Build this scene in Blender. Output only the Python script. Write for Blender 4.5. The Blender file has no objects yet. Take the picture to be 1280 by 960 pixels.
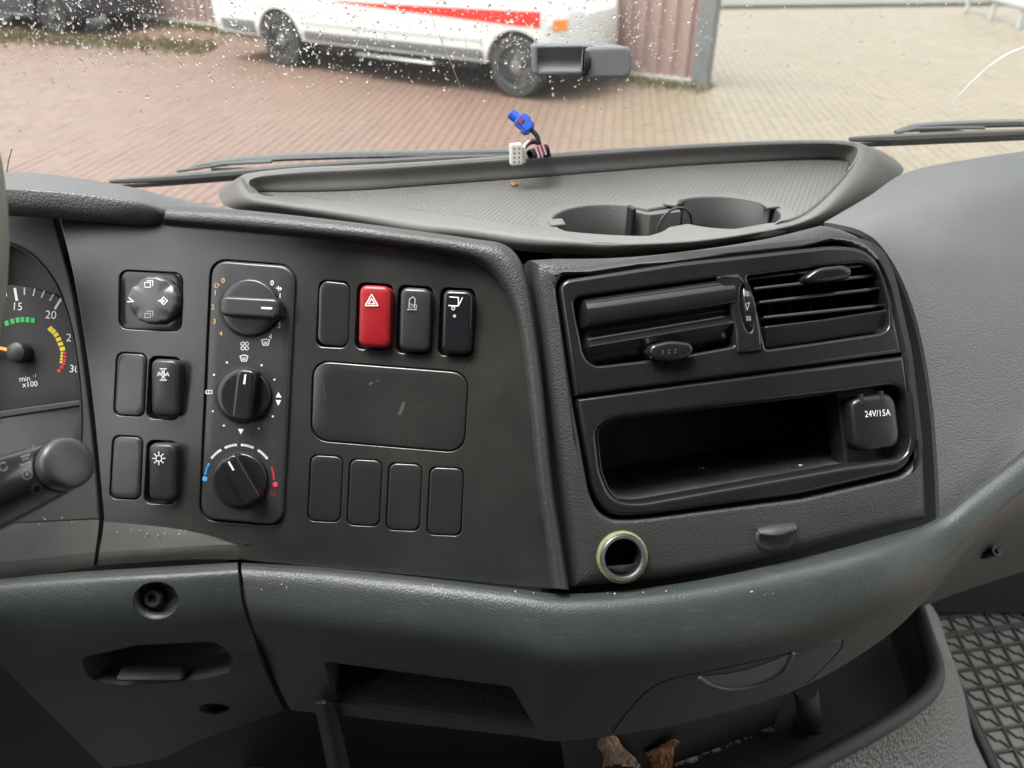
import bpy, bmesh, math, random
import numpy as np
from mathutils import Vector, Matrix
from mathutils.bvhtree import BVHTree
random.seed(7); np.random.seed(7)
R = math.radians
SC = bpy.context.scene
COL = SC.collection

# ------------------------------------------------------------------ camera, sky, sun, exposure
PITCH = R(33.0); FPX = 962.0
CAM = Vector((0, 0, 2.15))
cd = bpy.data.cameras.new("camera"); cam = bpy.data.objects.new("camera", cd); COL.objects.link(cam)
cam.location = CAM; cam.rotation_euler = (R(90) - PITCH, 0, 0)
cd.sensor_width = 36.0; cd.lens = 36.0 * FPX / 1280.0; cd.clip_start = .02; cd.clip_end = 400
cd.dof.use_dof = True; cd.dof.focus_distance = .60; cd.dof.aperture_fstop = 7.5
SC.camera = cam
SUN_EL, SUN_AZ = R(70), R(-85)          # azimuth from +Y (ahead) towards +X
wd = bpy.data.worlds.new("World"); SC.world = wd; wd.use_nodes = True
nt = wd.node_tree; bg = nt.nodes["Background"]
sky = nt.nodes.new("ShaderNodeTexSky"); sky.sky_type = 'NISHITA'; sky.sun_disc = False
sky.sun_elevation = SUN_EL; sky.sun_rotation = SUN_AZ; sky.dust_density = 6.0; sky.air_density = 1.0; sky.ozone_density = 1.0
hs = nt.nodes.new("ShaderNodeHueSaturation"); hs.inputs['Saturation'].default_value = .18
nt.links.new(sky.outputs[0], hs.inputs['Color']); nt.links.new(hs.outputs[0], bg.inputs[0]); bg.inputs[1].default_value = .15
sl = bpy.data.lights.new("sun", 'SUN'); so = bpy.data.objects.new("sun", sl); COL.objects.link(so)
sl.energy = .6; sl.angle = R(30); sl.color = (1, .98, .95)
sd = Vector((math.sin(SUN_AZ) * math.cos(SUN_EL), math.cos(SUN_AZ) * math.cos(SUN_EL), math.sin(SUN_EL)))
so.rotation_euler = (-sd).to_track_quat('-Z', 'Y').to_euler(); so.location = sd * 30
vs = SC.view_settings; vs.view_transform = 'Standard'; vs.look = 'None'; vs.exposure = 2.1; vs.gamma = 1; vs.use_curve_mapping = False
SC.cycles.use_denoising = True
SC.cycles.max_bounces = 12; SC.cycles.diffuse_bounces = 5; SC.cycles.glossy_bounces = 4
SC.cycles.transmission_bounces = 6; SC.cycles.transparent_max_bounces = 16
SC.cycles.caustics_reflective = False; SC.cycles.caustics_refractive = False

# ------------------------------------------------------------------ measuring helpers
RT = Vector((1, 0, 0)); FW = Vector((0, math.cos(PITCH), -math.sin(PITCH))); UP = Vector((0, math.sin(PITCH), math.cos(PITCH)))
def ray(u, v): return RT * ((u - 640) / FPX) + UP * ((480 - v) / FPX) + FW
def D(u, v, d): return CAM + ray(u, v) * d                       # point seen at (u,v), d metres deep
def Zp(u, v, z): r = ray(u, v); return CAM + r * ((z - CAM.z) / r.z)   # point at (u,v) at height z
def Yp(u, v, y): r = ray(u, v); return CAM + r * ((y - CAM.y) / r.y)
class Plane:
    def __init__(s, o, yaw, rec):
        s.o = Vector(o); s.r = Vector((math.cos(yaw), math.sin(yaw), 0))
        nh = Vector((s.r.y, -s.r.x, 0))
        s.d = nh * math.sin(rec) + Vector((0, 0, -math.cos(rec))); s.n = s.d.cross(s.r)
    def P(s, u, v, h=0):
        r = ray(u, v); t = (s.o + s.n * h - CAM).dot(s.n) / r.dot(s.n); return CAM + r * t
    def ab(s, u, v, h=0): w = s.P(u, v, h) - s.o; return (w.dot(s.r), w.dot(s.d))
    def W(s, a, b, h=0): return s.o + s.r * a + s.d * b + s.n * h
    def depth(s, u, v, h=0): return (s.P(u, v, h) - CAM).dot(FW)
    def mpp(s, u, v): return (s.P(u + 1, v) - s.P(u, v)).length
    def off(s, h): q = Plane.__new__(Plane); q.o = s.o + s.n * h; q.r = s.r; q.d = s.d; q.n = s.n; return q

# ------------------------------------------------------------------ materials
MATS = {}
def nodes(m): m.use_nodes = True; return m.node_tree, m.node_tree.nodes, m.node_tree.links, m.node_tree.nodes["Principled BSDF"]
def plastic(name, col, rough=.5, grain=0, gs=.3, dust=0, dustcol=(.30, .27, .22), metal=0, spec=.5, var=.12, coat=0, dscale=9, scr=0):
    m = bpy.data.materials.new(name); t, N, L, b = nodes(m); MATS[name] = m
    tc = N.new("ShaderNodeTexCoord")
    no = N.new("ShaderNodeTexNoise"); no.inputs['Scale'].default_value = 14; no.inputs['Detail'].default_value = 4; no.inputs['Roughness'].default_value = .55
    L.new(tc.outputs['Object'], no.inputs['Vector'])
    cr = N.new("ShaderNodeMix"); cr.data_type = 'RGBA'
    cr.inputs[6].default_value = (*[c * (1 - var) for c in col], 1); cr.inputs[7].default_value = (*[min(1, c * (1 + var)) for c in col], 1)
    L.new(no.outputs[0], cr.inputs[0]); out = cr.outputs[2]
    if dust:
        n2 = N.new("ShaderNodeTexNoise"); n2.inputs['Scale'].default_value = dscale; n2.inputs['Detail'].default_value = 6; n2.inputs['Roughness'].default_value = .7
        L.new(tc.outputs['Object'], n2.inputs['Vector'])
        rp = N.new("ShaderNodeMapRange"); rp.inputs[1].default_value = .36; rp.inputs[2].default_value = .90; rp.inputs[4].default_value = dust
        L.new(n2.outputs[0], rp.inputs[0])
        mx = N.new("ShaderNodeMix"); mx.data_type = 'RGBA'; mx.inputs[7].default_value = (*dustcol, 1)
        L.new(rp.outputs[0], mx.inputs[0]); L.new(out, mx.inputs[6]); out = mx.outputs[2]
    if scr:   # fine pale scratches and scuffs
        mp = N.new("ShaderNodeMapping"); mp.inputs['Scale'].default_value = (60, 60, 700); mp.inputs['Rotation'].default_value = (.5, .9, .3)
        n3 = N.new("ShaderNodeTexNoise"); n3.inputs['Scale'].default_value = 1; n3.inputs['Detail'].default_value = 1
        L.new(tc.outputs['Object'], mp.inputs[0]); L.new(mp.outputs[0], n3.inputs['Vector'])
        r3 = N.new("ShaderNodeMapRange"); r3.inputs[1].default_value = .63; r3.inputs[2].default_value = .72; r3.inputs[4].default_value = scr
        L.new(n3.outputs[0], r3.inputs[0])
        mx = N.new("ShaderNodeMix"); mx.data_type = 'RGBA'; mx.inputs[7].default_value = (.3, .29, .27, 1)
        L.new(r3.outputs[0], mx.inputs[0]); L.new(out, mx.inputs[6]); out = mx.outputs[2]
    L.new(out, b.inputs['Base Color'])
    rr = N.new("ShaderNodeMapRange"); rr.inputs[3].default_value = max(.02, rough - .09); rr.inputs[4].default_value = min(1, rough + .09)
    L.new(no.outputs[0], rr.inputs[0]); L.new(rr.outputs[0], b.inputs['Roughness'])
    b.inputs['Metallic'].default_value = metal; b.inputs['Specular IOR Level'].default_value = spec; b.inputs['Coat Weight'].default_value = coat
    if grain:
        vo = N.new("ShaderNodeTexVoronoi"); vo.feature = 'SMOOTH_F1'; vo.inputs['Scale'].default_value = grain; vo.inputs['Smoothness'].default_value = .35
        wn = N.new("ShaderNodeTexNoise"); wn.inputs['Scale'].default_value = grain * .35; wn.inputs['Detail'].default_value = 3
        L.new(tc.outputs['Object'], wn.inputs['Vector'])
        ad = N.new("ShaderNodeVectorMath"); ad.operation = 'MULTIPLY_ADD'; ad.inputs[1].default_value = (.7 / grain,) * 3
        L.new(wn.outputs['Color'], ad.inputs[0]); L.new(tc.outputs['Object'], ad.inputs[2]); L.new(ad.outputs[0], vo.inputs['Vector'])
        bp = N.new("ShaderNodeBump"); bp.inputs['Strength'].default_value = gs; bp.inputs['Distance'].default_value = 1.2 / grain; bp.invert = True
        L.new(vo.outputs[0], bp.inputs['Height']); L.new(bp.outputs[0], b.inputs['Normal'])
    return m
def simple(name, col, rough=.5, metal=0, spec=.5, emit=0):
    m = bpy.data.materials.new(name); t, N, L, b = nodes(m); MATS[name] = m
    b.inputs['Base Color'].default_value = (*col, 1); b.inputs['Roughness'].default_value = rough
    b.inputs['Metallic'].default_value = metal; b.inputs['Specular IOR Level'].default_value = spec
    if emit: b.inputs['Emission Color'].default_value = (*col, 1); b.inputs['Emission Strength'].default_value = emit
    return m
plastic('hood', (.074, .075, .073), .48, grain=640, gs=.24, dust=.08)  # hood, skin, skin_dark: one dash grey with light and shade mixed in
plastic('skin', (.098, .098, .096), .45, grain=640, gs=.24, dust=.10)
plastic('skin_dark', (.0265, .0295, .0280), .46, grain=700, gs=.22, dust=.07)
plastic('panel', (.0150, .0166, .0160), .22, grain=2200, gs=.09, dust=.10, spec=.9)
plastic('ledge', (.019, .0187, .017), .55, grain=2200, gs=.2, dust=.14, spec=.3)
plastic('pull', (.10, .118, .112), .35)
simple('faint_print', (.13, .135, .13), .5)
plastic('blank', (.0142, .0156, .0152), .22, grain=2200, gs=.06, dust=.06, spec=.8)
plastic('traysmooth', (.126, .124, .117), .55, grain=1800, gs=.15, dust=.18)
plastic('dial', (.085, .087, .085), .32, dust=.05)
plastic('bezel', (.010, .0115, .0118), .15, grain=2600, gs=.05, dust=.04)
plastic('bezel_dark', (.010, .011, .0115), .28, dust=.03)
plastic('cubby', (.010, .010, .0105), .30, dust=.7, dustcol=(.085, .077, .066), dscale=16)
plastic('switch', (.026, .027, .027), .28, grain=2600, gs=.04, dust=.05)
plastic('switch_gloss', (.010, .011, .013), .12, dust=.03)
plastic('gloss_black', (.012, .012, .013), .16, dust=.02)
plastic('drum', (.010, .0105, .011), .15, dust=.02)
plastic('stalk', (.016, .016, .017), .20, dust=.02)
plastic('stalk_end', (.040, .040, .042), .30, dust=.02)
plastic('red', (.27, .010, .014), .32, var=.05)
plastic('beam', (.025, .032, .030), .40, grain=900, gs=.20, dust=.08, scr=.05)
plastic('dark', (.016, .017, .017), .6, dust=.05)
plastic('black', (.006, .006, .007), .7)
plastic('cluster', (.032, .034, .032), .5, grain=2200, gs=.1, dust=.1)
plastic('face', (.016, .016, .017), .6, dust=.06)
plastic('rubber', (.022, .022, .022), .55, dust=.12)
plastic('matrub', (.15, .148, .13), .75, dust=.55, dustcol=(.20, .19, .155), dscale=22)
plastic('matrib', (.040, .042, .040), .6, dust=.2, dustcol=(.16, .15, .12))
plastic('pebble', (.20, .205, .195), .45, grain=230, gs=.9, dust=.35, dustcol=(.22, .21, .18), dscale=14)
plastic('bin', (.020, .020, .020), .5, dust=.25, dustcol=(.08, .075, .07), dscale=7)
simple('white_print', (.75, .76, .74), .6); simple('dim_print', (.34, .35, .34), .6); simple('amber_print', (.62, .40, .13), .6)
simple('blue_print', (.05, .28, .62), .6); simple('red_print', (.55, .04, .05), .6); simple('darkred_print', (.20, .03, .03), .6)
simple('green_print', (.03, .42, .10), .6); simple('yellow_print', (.80, .62, .05), .6); simple('orange', (.90, .28, .05), .5)
simple('chrome', (.88, .88, .85), .30, metal=1)
M = MATS
# ------------------------------------------------------------------ mesh helpers
class G:
    """collects geometry (world space), then becomes one mesh object"""
    def __init__(s): s.v = []; s.f = []; s.m = []
    def add(s, V, Fs, mat=0):
        o = len(s.v); s.v += [tuple(p) for p in V]
        for f in Fs: s.f.append([i + o for i in f]); s.m.append(mat)
    def bvh(s): return BVHTree.FromPolygons([Vector(p) for p in s.v], s.f)
    def build(s, name, mats, parent=None, ang=35, recalc=True, flat=False):
        me = bpy.data.meshes.new(name)
        off = Vector((0, 0, 0))
        if parent is not None: off = ORG.get(parent.name, Vector((0, 0, 0)))
        me.from_pydata([tuple(Vector(p) - off) for p in s.v], [], s.f)
        for m in (mats if isinstance(mats, (list, tuple)) else [mats]): me.materials.append(MATS[m])
        me.polygons.foreach_set('material_index', s.m)
        if recalc:
            bm = bmesh.new(); bm.from_mesh(me); bmesh.ops.recalc_face_normals(bm, faces=bm.faces); bm.to_mesh(me); bm.free()
        if not flat:
            me.polygons.foreach_set('use_smooth', [True] * len(me.polygons)); me.set_sharp_from_angle(angle=R(ang))
        me.update()
        o = bpy.data.objects.new(name, me); COL.objects.link(o)
        if parent is not None: o.parent = parent
        ORG[o.name] = off
        return o
ORG = {}
def tag(o, label, cat, group=None, kind=None):
    o['label'] = label
    if cat: o['category'] = cat
    if group: o['group'] = group
    if kind: o['kind'] = kind
    return o
def thing(name, loc, label, cat, group=None):
    o = bpy.data.objects.new(name, None); COL.objects.link(o); o.location = loc; o.empty_display_size = .05
    ORG[o.name] = Vector(loc); return tag(o, label, cat, group)
def struct(o, kind='structure'): o['kind'] = kind; return o

def rpoly(pts, rad, n=5):
    """polygon with rounded corners; rad a number or one per corner"""
    out = []; k = len(pts)
    for i, p in enumerate(pts):
        r = rad[i] if isinstance(rad, (list, tuple)) else rad
        p = np.array(p, float); a = np.array(pts[i - 1], float) - p; b = np.array(pts[(i + 1) % k], float) - p
        la, lb = np.linalg.norm(a), np.linalg.norm(b); r = min(r, la * .49, lb * .49)
        if r <= 0: out.append(tuple(p)); continue
        A = p + a / la * r; B = p + b / lb * r
        for j in range(n + 1):
            t = j / n; c = .45
            q = (1 - t) ** 3 * A + 3 * (1 - t) ** 2 * t * (A + (p - A) * (1 - c) ) + 3 * (1 - t) * t * t * (B + (p - B) * (1 - c)) + t ** 3 * B
            out.append(tuple(q))
    return out
def circ(u, v, ru, rv=None, n=36, ph=0): rv = rv or ru; return [(u + ru * math.cos(2 * math.pi * i / n + ph), v + rv * math.sin(2 * math.pi * i / n + ph)) for i in range(n)]
def spl(pts, n):
    """Catmull-Rom through points (any dimension), n samples, even in parameter"""
    P = np.array([list(p) for p in pts], float); k = len(P)
    Q = np.vstack([2 * P[0] - P[1], P, 2 * P[-1] - P[-2]]); out = []
    for i in range(n):
        t = i / (n - 1) * (k - 1); j = min(int(t), k - 2); f = t - j
        a, b, c, d = Q[j], Q[j + 1], Q[j + 2], Q[j + 3]
        out.append(.5 * (2 * b + (c - a) * f + (2 * a - 5 * b + 4 * c - d) * f * f + (3 * b - a - 3 * c + d) * f ** 3))
    return out
def area2(P): return sum(P[i - 1][0] * P[i][1] - P[i][0] * P[i - 1][1] for i in range(len(P)))
def inset(P, d):
    s = 1 if area2(P) > 0 else -1; k = len(P); out = []
    for i in range(k):
        p0, p1, p2 = np.array(P[i - 1]), np.array(P[i]), np.array(P[(i + 1) % k])
        e1 = p1 - p0; e2 = p2 - p1; e1 /= (np.linalg.norm(e1) + 1e-12); e2 /= (np.linalg.norm(e2) + 1e-12)
        n1 = np.array([-e1[1], e1[0]]) * s; n2 = np.array([-e2[1], e2[0]]) * s
        m = n1 + n2; L = np.dot(m, m)
        m = m / L * 2 if L > .3 else n1
        out.append(tuple(p1 + m * d))
    return out
def ringfaces(o1, o2, k): return [(o1 + i, o1 + (i + 1) % k, o2 + (i + 1) % k, o2 + i) for i in range(k)]
def plate(g, pl, outer, h0, h1, bev=.001, nb=3, holes=(), mat=0, hfun=None, back=False, hbev=None, hmat=None, local=False):
    """a slab standing on plane pl from h0 to h1, outline in photo pixels, rounded edge, optional through holes"""
    A = list(outer) if local else [pl.ab(u, v, h1) for u, v in outer]
    if area2(A) < 0: A = A[::-1]
    k = len(A); V = []; Fs = []
    xs = [p[0] for p in A]; ys = [p[1] for p in A]; cx, cy = (max(xs) + min(xs)) / 2, (max(ys) + min(ys)) / 2; sx, sy = (max(xs) - min(xs)) / 2, (max(ys) - min(ys)) / 2
    def put(ring, h, w=1):
        o = len(V)
        for a, b in ring: V.append(pl.W(a, b, h + (w * hfun((a - cx) / sx, (b - cy) / sy) if hfun else 0)))
        return o
    o = put(A, h0, 0); b0 = o
    prev = o
    for j in range(nb + 1):
        t = j / nb * math.pi / 2
        ring = inset(A, bev * (1 - math.cos(t))); q = put(ring, h1 - bev + bev * math.sin(t)); Fs += ringfaces(prev, q, k); prev = q
    if back: Fs.append(list(range(b0, b0 + k)))
    if not holes:
        c = np.mean(np.array(ring), axis=0)
        for s in (.8, .55, .28):
            r2 = [tuple(c + (np.array(p) - c) * s) for p in ring]; q = put(r2, h1); Fs += ringfaces(prev, q, k); prev = q
        q = put([tuple(c)], h1); Fs += [(prev + i, prev + (i + 1) % k, q) for i in range(k)]
        g.add(V, Fs, mat); return
    g.add(V, Fs, mat)
    hb = bev if hbev is None else hbev
    bm = bmesh.new(); bv = [bm.verts.new((p[0], p[1], 0)) for p in ring]
    ed = [bm.edges.new((bv[i - 1], bv[i])) for i in range(k)]
    for hole in holes:
        B = list(hole) if local else [pl.ab(u, v, h1) for u, v in hole]
        if area2(B) < 0: B = B[::-1]
        kb = len(B); V = []; Fs = []; prev = put(B, h0, 0)
        for j in range(nb + 1):
            t = j / nb * math.pi / 2; rg = inset(B, -hb * (1 - math.cos(t))); q = put(rg, h1 - hb + hb * math.sin(t)); Fs += ringfaces(prev, q, kb); prev = q
        g.add(V, Fs, mat if hmat is None else hmat)
        hv = [bm.verts.new((p[0], p[1], 0)) for p in rg]; ed += [bm.edges.new((hv[i - 1], hv[i])) for i in range(kb)]
    bmesh.ops.triangle_fill(bm, use_beauty=True, edges=ed)
    bm.verts.index_update()
    g.add([pl.W(v.co.x, v.co.y, h1) for v in bm.verts], [[v.index for v in f.verts] for f in bm.faces], mat); bm.free()
def weld(o, d=1e-6):
    bm = bmesh.new(); bm.from_mesh(o.data); bmesh.ops.remove_doubles(bm, verts=bm.verts, dist=d); bmesh.ops.recalc_face_normals(bm, faces=bm.faces); bm.to_mesh(o.data); bm.free()
def loft(g, rows, nu=40, nv=24, thick=.003, mat=0, linear=False):
    """smooth sheet through rows of world points, given thickness away from the camera"""
    rr = [spl(r, nu) for r in rows]
    cols = [spl([rr[j][i] for j in range(len(rr))], nv) if not linear else [np.array(rr[j][i]) for j in range(len(rr))] for i in range(nu)]
    nv = len(cols[0])
    P = np.array([[cols[i][j] for i in range(nu)] for j in range(nv)])      # nv,nu,3
    du = np.gradient(P, axis=1); dv = np.gradient(P, axis=0); n = np.cross(du, dv); n /= (np.linalg.norm(n, axis=2, keepdims=True) + 1e-12)
    c = np.array(CAM); s = np.sign(np.sum(n * (c - P))); n *= s
    Q = P - n * thick
    V = [tuple(p) for p in P.reshape(-1, 3)] + [tuple(p) for p in Q.reshape(-1, 3)]; Fs = []; T = nu * nv
    for j in range(nv - 1):
        for i in range(nu - 1):
            a = j * nu + i; Fs.append((a, a + 1, a + nu + 1, a + nu)); Fs.append((T + a, T + a + nu, T + a + nu + 1, T + a + 1))
    bd = [i for i in range(nu)] + [j * nu + nu - 1 for j in range(1, nv)] + [(nv - 1) * nu + i for i in range(nu - 2, -1, -1)] + [j * nu for j in range(nv - 2, 0, -1)]
    for i in range(len(bd)): a, b = bd[i - 1], bd[i]; Fs.append((a, b, T + b, T + a))
    g.add(V, Fs, mat)
def tube(g, pts, rad, n=8, mat=0, cap=True, flat=1.0, up=None):
    """round bar along points; rad a number or one per point"""
    P = [Vector(p) for p in pts]; k = len(P); V = []; Fs = []
    t0 = (P[1] - P[0]).normalized(); ref = Vector(up) if up else (Vector((0, 0, 1)) if abs(t0.z) < .9 else Vector((1, 0, 0)))
    for i, p in enumerate(P):
        t = (P[min(i + 1, k - 1)] - P[max(i - 1, 0)]).normalized(); x = t.cross(ref).normalized(); y = x.cross(t)
        if not up: ref = y
        r = rad[i] if isinstance(rad, (list, tuple)) else rad
        for j in range(n): a = 2 * math.pi * j / n; V.append(p + x * (r * math.cos(a)) + y * (r * flat * math.sin(a)))
        if i: Fs += ringfaces((i - 1) * n, i * n, n)
    if cap: Fs.append(list(range(n))); Fs.append(list(range((k - 1) * n, k * n)))
    g.add(V, Fs, mat)
def lathe(g, o, ax, prof, n=24, mat=0, x=None, close=True):
    """profile [(radius, along axis)] turned about ax at o"""
    ax = Vector(ax).normalized(); x = Vector(x) if x else (Vector((0, 0, 1)) if abs(ax.z) < .9 else Vector((1, 0, 0)))
    x = (x - ax * x.dot(ax)).normalized(); y = ax.cross(x); V = []; Fs = []
    for i, (r, h) in enumerate(prof):
        for j in range(n): a = 2 * math.pi * j / n; V.append(Vector(o) + ax * h + x * (r * math.cos(a)) + y * (r * math.sin(a)))
        if i: Fs += ringfaces((i - 1) * n, i * n, n)
    if close: Fs.append(list(range(n))); Fs.append(list(range((len(prof) - 1) * n, len(prof) * n)))
    g.add(V, Fs, mat)
def box(g, c, sx, sy, sz, X=(1, 0, 0), Y=(0, 1, 0), Z=(0, 0, 1), mat=0, bev=0):
    c, X, Y, Z = Vector(c), Vector(X), Vector(Y), Vector(Z)
    if not bev:
        V = [c + X * (sx * a) + Y * (sy * b) + Z * (sz * d) for d in (-.5, .5) for a, b in ((-.5, -.5), (.5, -.5), (.5, .5), (-.5, .5))]
        g.add(V, [(0, 3, 2, 1), (4, 5, 6, 7), (0, 1, 5, 4), (1, 2, 6, 5), (2, 3, 7, 6), (3, 0, 4, 7)], mat); return
    V = []; Fs = []; rings = []
    for d, i in ((-.5, 1), (-.5, 0), (.5, 0), (.5, 1)):
        dz = d * sz + (0 if i else (bev if d < 0 else -bev)); ii = bev if i else 0
        pts = []
        for a, b in ((-1, -1), (1, -1), (1, 1), (-1, 1)):
            hx, hy = sx / 2 - ii, sy / 2 - ii
            c1 = (a * hx, b * (hy - bev)); c2 = (a * (hx - bev), b * hy)
            pts += [c1, c2] if a * b > 0 else [c2, c1]
        rings.append(len(V)); V += [c + X * p + Y * q + Z * dz for p, q in pts]
    for i in range(3): Fs += ringfaces(rings[i], rings[i + 1], 8)
    Fs += [list(range(8)), list(range(24, 32))]; g.add(V, Fs, mat)
def prism(g, poly, d0, d1, mat=0):
    """solid whose outline is poly (photo pixels), from depth d0 to depth d1"""
    k = len(poly); V = [D(u, v, d0) for u, v in poly] + [D(u, v, d1) for u, v in poly]
    g.add(V, ringfaces(0, k, k) + [list(range(k)), list(range(k, 2 * k))], mat)
def cut(o, cutters, op='DIFFERENCE'):
    """carve the closed solids in cutters (list of G) out of o"""
    tmp = []
    for c in cutters:
        c2 = c.build('cutter', [m.name for m in o.data.materials], None, flat=True); c2.location = -ORG.get(o.name, Vector()); tmp.append(c2)
        c2.parent = o.parent if False else None
        c2.location = (0, 0, 0)
        md = o.modifiers.new('b', 'BOOLEAN'); md.operation = op; md.solver = 'EXACT'; md.object = c2
    bpy.context.view_layer.update()
    dg = bpy.context.evaluated_depsgraph_get(); me = bpy.data.meshes.new_from_object(o.evaluated_get(dg)); 
    nm = o.data.name; o.modifiers.clear(); old = o.data; o.data = me; bpy.data.meshes.remove(old); me.name = nm
    me.polygons.foreach_set('use_smooth', [True] * len(me.polygons)); me.set_sharp_from_angle(angle=R(32))
    for c in tmp: m = c.data; bpy.data.objects.remove(c); bpy.data.meshes.remove(m)
def text_geo(s):
    cu = bpy.data.curves.new('t', 'FONT'); cu.body = s; cu.align_x = 'CENTER'; cu.align_y = 'CENTER'; cu.resolution_u = 3
    o = bpy.data.objects.new('t', cu); COL.objects.link(o); bpy.context.view_layer.update()
    me = bpy.data.meshes.new_from_object(o.evaluated_get(bpy.context.evaluated_depsgraph_get()))
    V = [(v.co.x, v.co.y) for v in me.vertices]; Fs = [list(p.vertices) for p in me.polygons]
    bpy.data.objects.remove(o); bpy.data.curves.remove(cu); bpy.data.meshes.remove(me); return V, Fs
class Print:
    """flat printed marks on a plane at height h; coordinates in photo pixels"""
    def __init__(s, pl, h): s.pl = pl; s.h = h; s.g = G(); s.mats = []
    def mi(s, m):
        if m not in s.mats: s.mats.append(m)
        return s.mats.index(m)
    def poly(s, pts, m): s.g.add([s.pl.P(u, v, s.h) for u, v in pts], [list(range(len(pts)))], s.mi(m))
    def line(s, pts, w, m, closed=False):
        pts = [np.array(p, float) for p in pts]
        seg = list(zip(pts, pts[1:] + ([pts[0]] if closed else [])))[:len(pts) if closed else len(pts) - 1]
        for a, b in seg:
            d = b - a; L = np.linalg.norm(d) + 1e-9; d /= L; n = np.array([-d[1], d[0]]) * w / 2; e = d * w * .3
            s.poly([a - e + n, b + e + n, b + e - n, a - e - n], m)
    def disc(s, u, v, r, m, n=16): s.poly(circ(u, v, r, n=n), m)
    def ring(s, u, v, r, w, m, a0=0, a1=360, n=20):
        s.line([(u + r * math.cos(R(a0 + (a1 - a0) * i / n)), v + r * math.sin(R(a0 + (a1 - a0) * i / n))) for i in range(n + 1)], w, m)
    def text(s, t, u, v, size, m, rot=0, shear=0, sx=1.0):
        V, Fs = text_geo(t); c, q = math.cos(R(rot)), math.sin(R(rot)); k = size / .72
        pts = []
        for x, y in V:
            x = x * sx; X, Y = x * k, -y * k; pts.append((u + X * c - Y * q, v + X * q + Y * c + shear * X))
        s.g.add([s.pl.P(a, b, s.h) for a, b in pts], Fs, s.mi(m))
    def build(s, name, parent): return s.g.build(name, s.mats, parent, flat=True)
# ------------------------------------------------------------------ the dashboard
PL = Plane(D(308, 490, .580), R(-9.7), R(33))           # control panel, turned to the driver
PR = Plane(D(700, 500, PL.depth(690, 500) - .004), R(10.2), R(33))    # vent console, turned to the passenger
DASH = thing('dashboard', (0, .5, 1.6), 'dark grey lorry dashboard with control panel, air vents, open cubby and top tray', 'dashboard')
def lerp(a, b, t): return a + (b - a) * t

plastic('scuff', (.05, .05, .047), .5)
# --- control panel (facing the driver)
SW = {  # rocker switches: left, top, right, bottom, lean
 'abr': (187, 448, 222, 520), 'snow': (184, 553, 218, 626), 'hazard': (447, 356, 487, 433), 'seat': (498, 359, 537, 438), 'lift': (551, 362, 590, 441)}
BL = [(144, 441, 181, 518), (139, 545, 176, 622), (397, 351, 435, 432), (386, 569, 426, 650), (435, 574, 475, 655), (484, 579, 525, 661), (535, 584, 577, 667)]
def quad(l, t, r, b, sh=2, sk=3): return [(l + sk, t), (r + sk * .6, t + sh), (r - sk * .6, b + sh), (l - sk * .4, b)]
def grow(p, e): 
    c = np.mean(np.array(p), axis=0); return [tuple(np.array(q) + np.sign(np.array(q) - c) * e) for q in p]
climate_q = [(263, 323), (370, 331), (354, 659), (248, 650)]
mirror_q = [(149, 337), (229, 341), (227, 415), (148, 411)]
bigblank_q = [(392, 451), (585, 466), (579, 565), (389, 549)]
outer = spl([(71, 262), (92, 350), (107, 440), (119, 540), (129, 648)], 20)[:-1] + [(129, 646), (130, 698)] + \
    spl([(300, 700), (380, 708), (450, 714), (560, 724), (692, 739)], 12)[:-1] + spl([(692, 737), (681, 640), (668, 520), (657, 420), (643, 365), (622, 338)], 22)[:-1] + \
    spl([(622, 338), (590, 322), (500, 306), (400, 292), (220, 272), (71, 260)], 20)[:-1]
outer = [tuple(p) for p in outer]
g = G(); holes = [rpoly(grow(quad(*q), 3.2), 9) for q in SW.values()] + [rpoly(climate_q, 20), rpoly(mirror_q, 11), rpoly(grow(bigblank_q, 1.4), 21)]
for i, q in enumerate(BL): holes.append(rpoly(grow(quad(*q), 1.3), 9))
plate(g, PL, outer, -.012, 0, .0012, holes=holes, hbev=.0006)
# the ledge along the panel's foot
def PLd(u, v, h): return PL.P(u, v, h)
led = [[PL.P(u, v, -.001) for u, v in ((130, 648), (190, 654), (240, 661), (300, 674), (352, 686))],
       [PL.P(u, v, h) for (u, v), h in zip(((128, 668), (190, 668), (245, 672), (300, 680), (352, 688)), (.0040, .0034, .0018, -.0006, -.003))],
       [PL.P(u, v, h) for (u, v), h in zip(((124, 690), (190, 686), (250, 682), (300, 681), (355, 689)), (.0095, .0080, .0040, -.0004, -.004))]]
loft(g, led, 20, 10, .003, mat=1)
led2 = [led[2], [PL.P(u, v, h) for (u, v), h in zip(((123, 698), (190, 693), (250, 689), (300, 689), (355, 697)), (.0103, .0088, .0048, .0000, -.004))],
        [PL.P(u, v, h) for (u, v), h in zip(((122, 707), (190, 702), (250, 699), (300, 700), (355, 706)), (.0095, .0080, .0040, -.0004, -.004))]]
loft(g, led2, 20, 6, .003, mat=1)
panel = g.build('control_panel', ['panel', 'ledge'], DASH)

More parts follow.
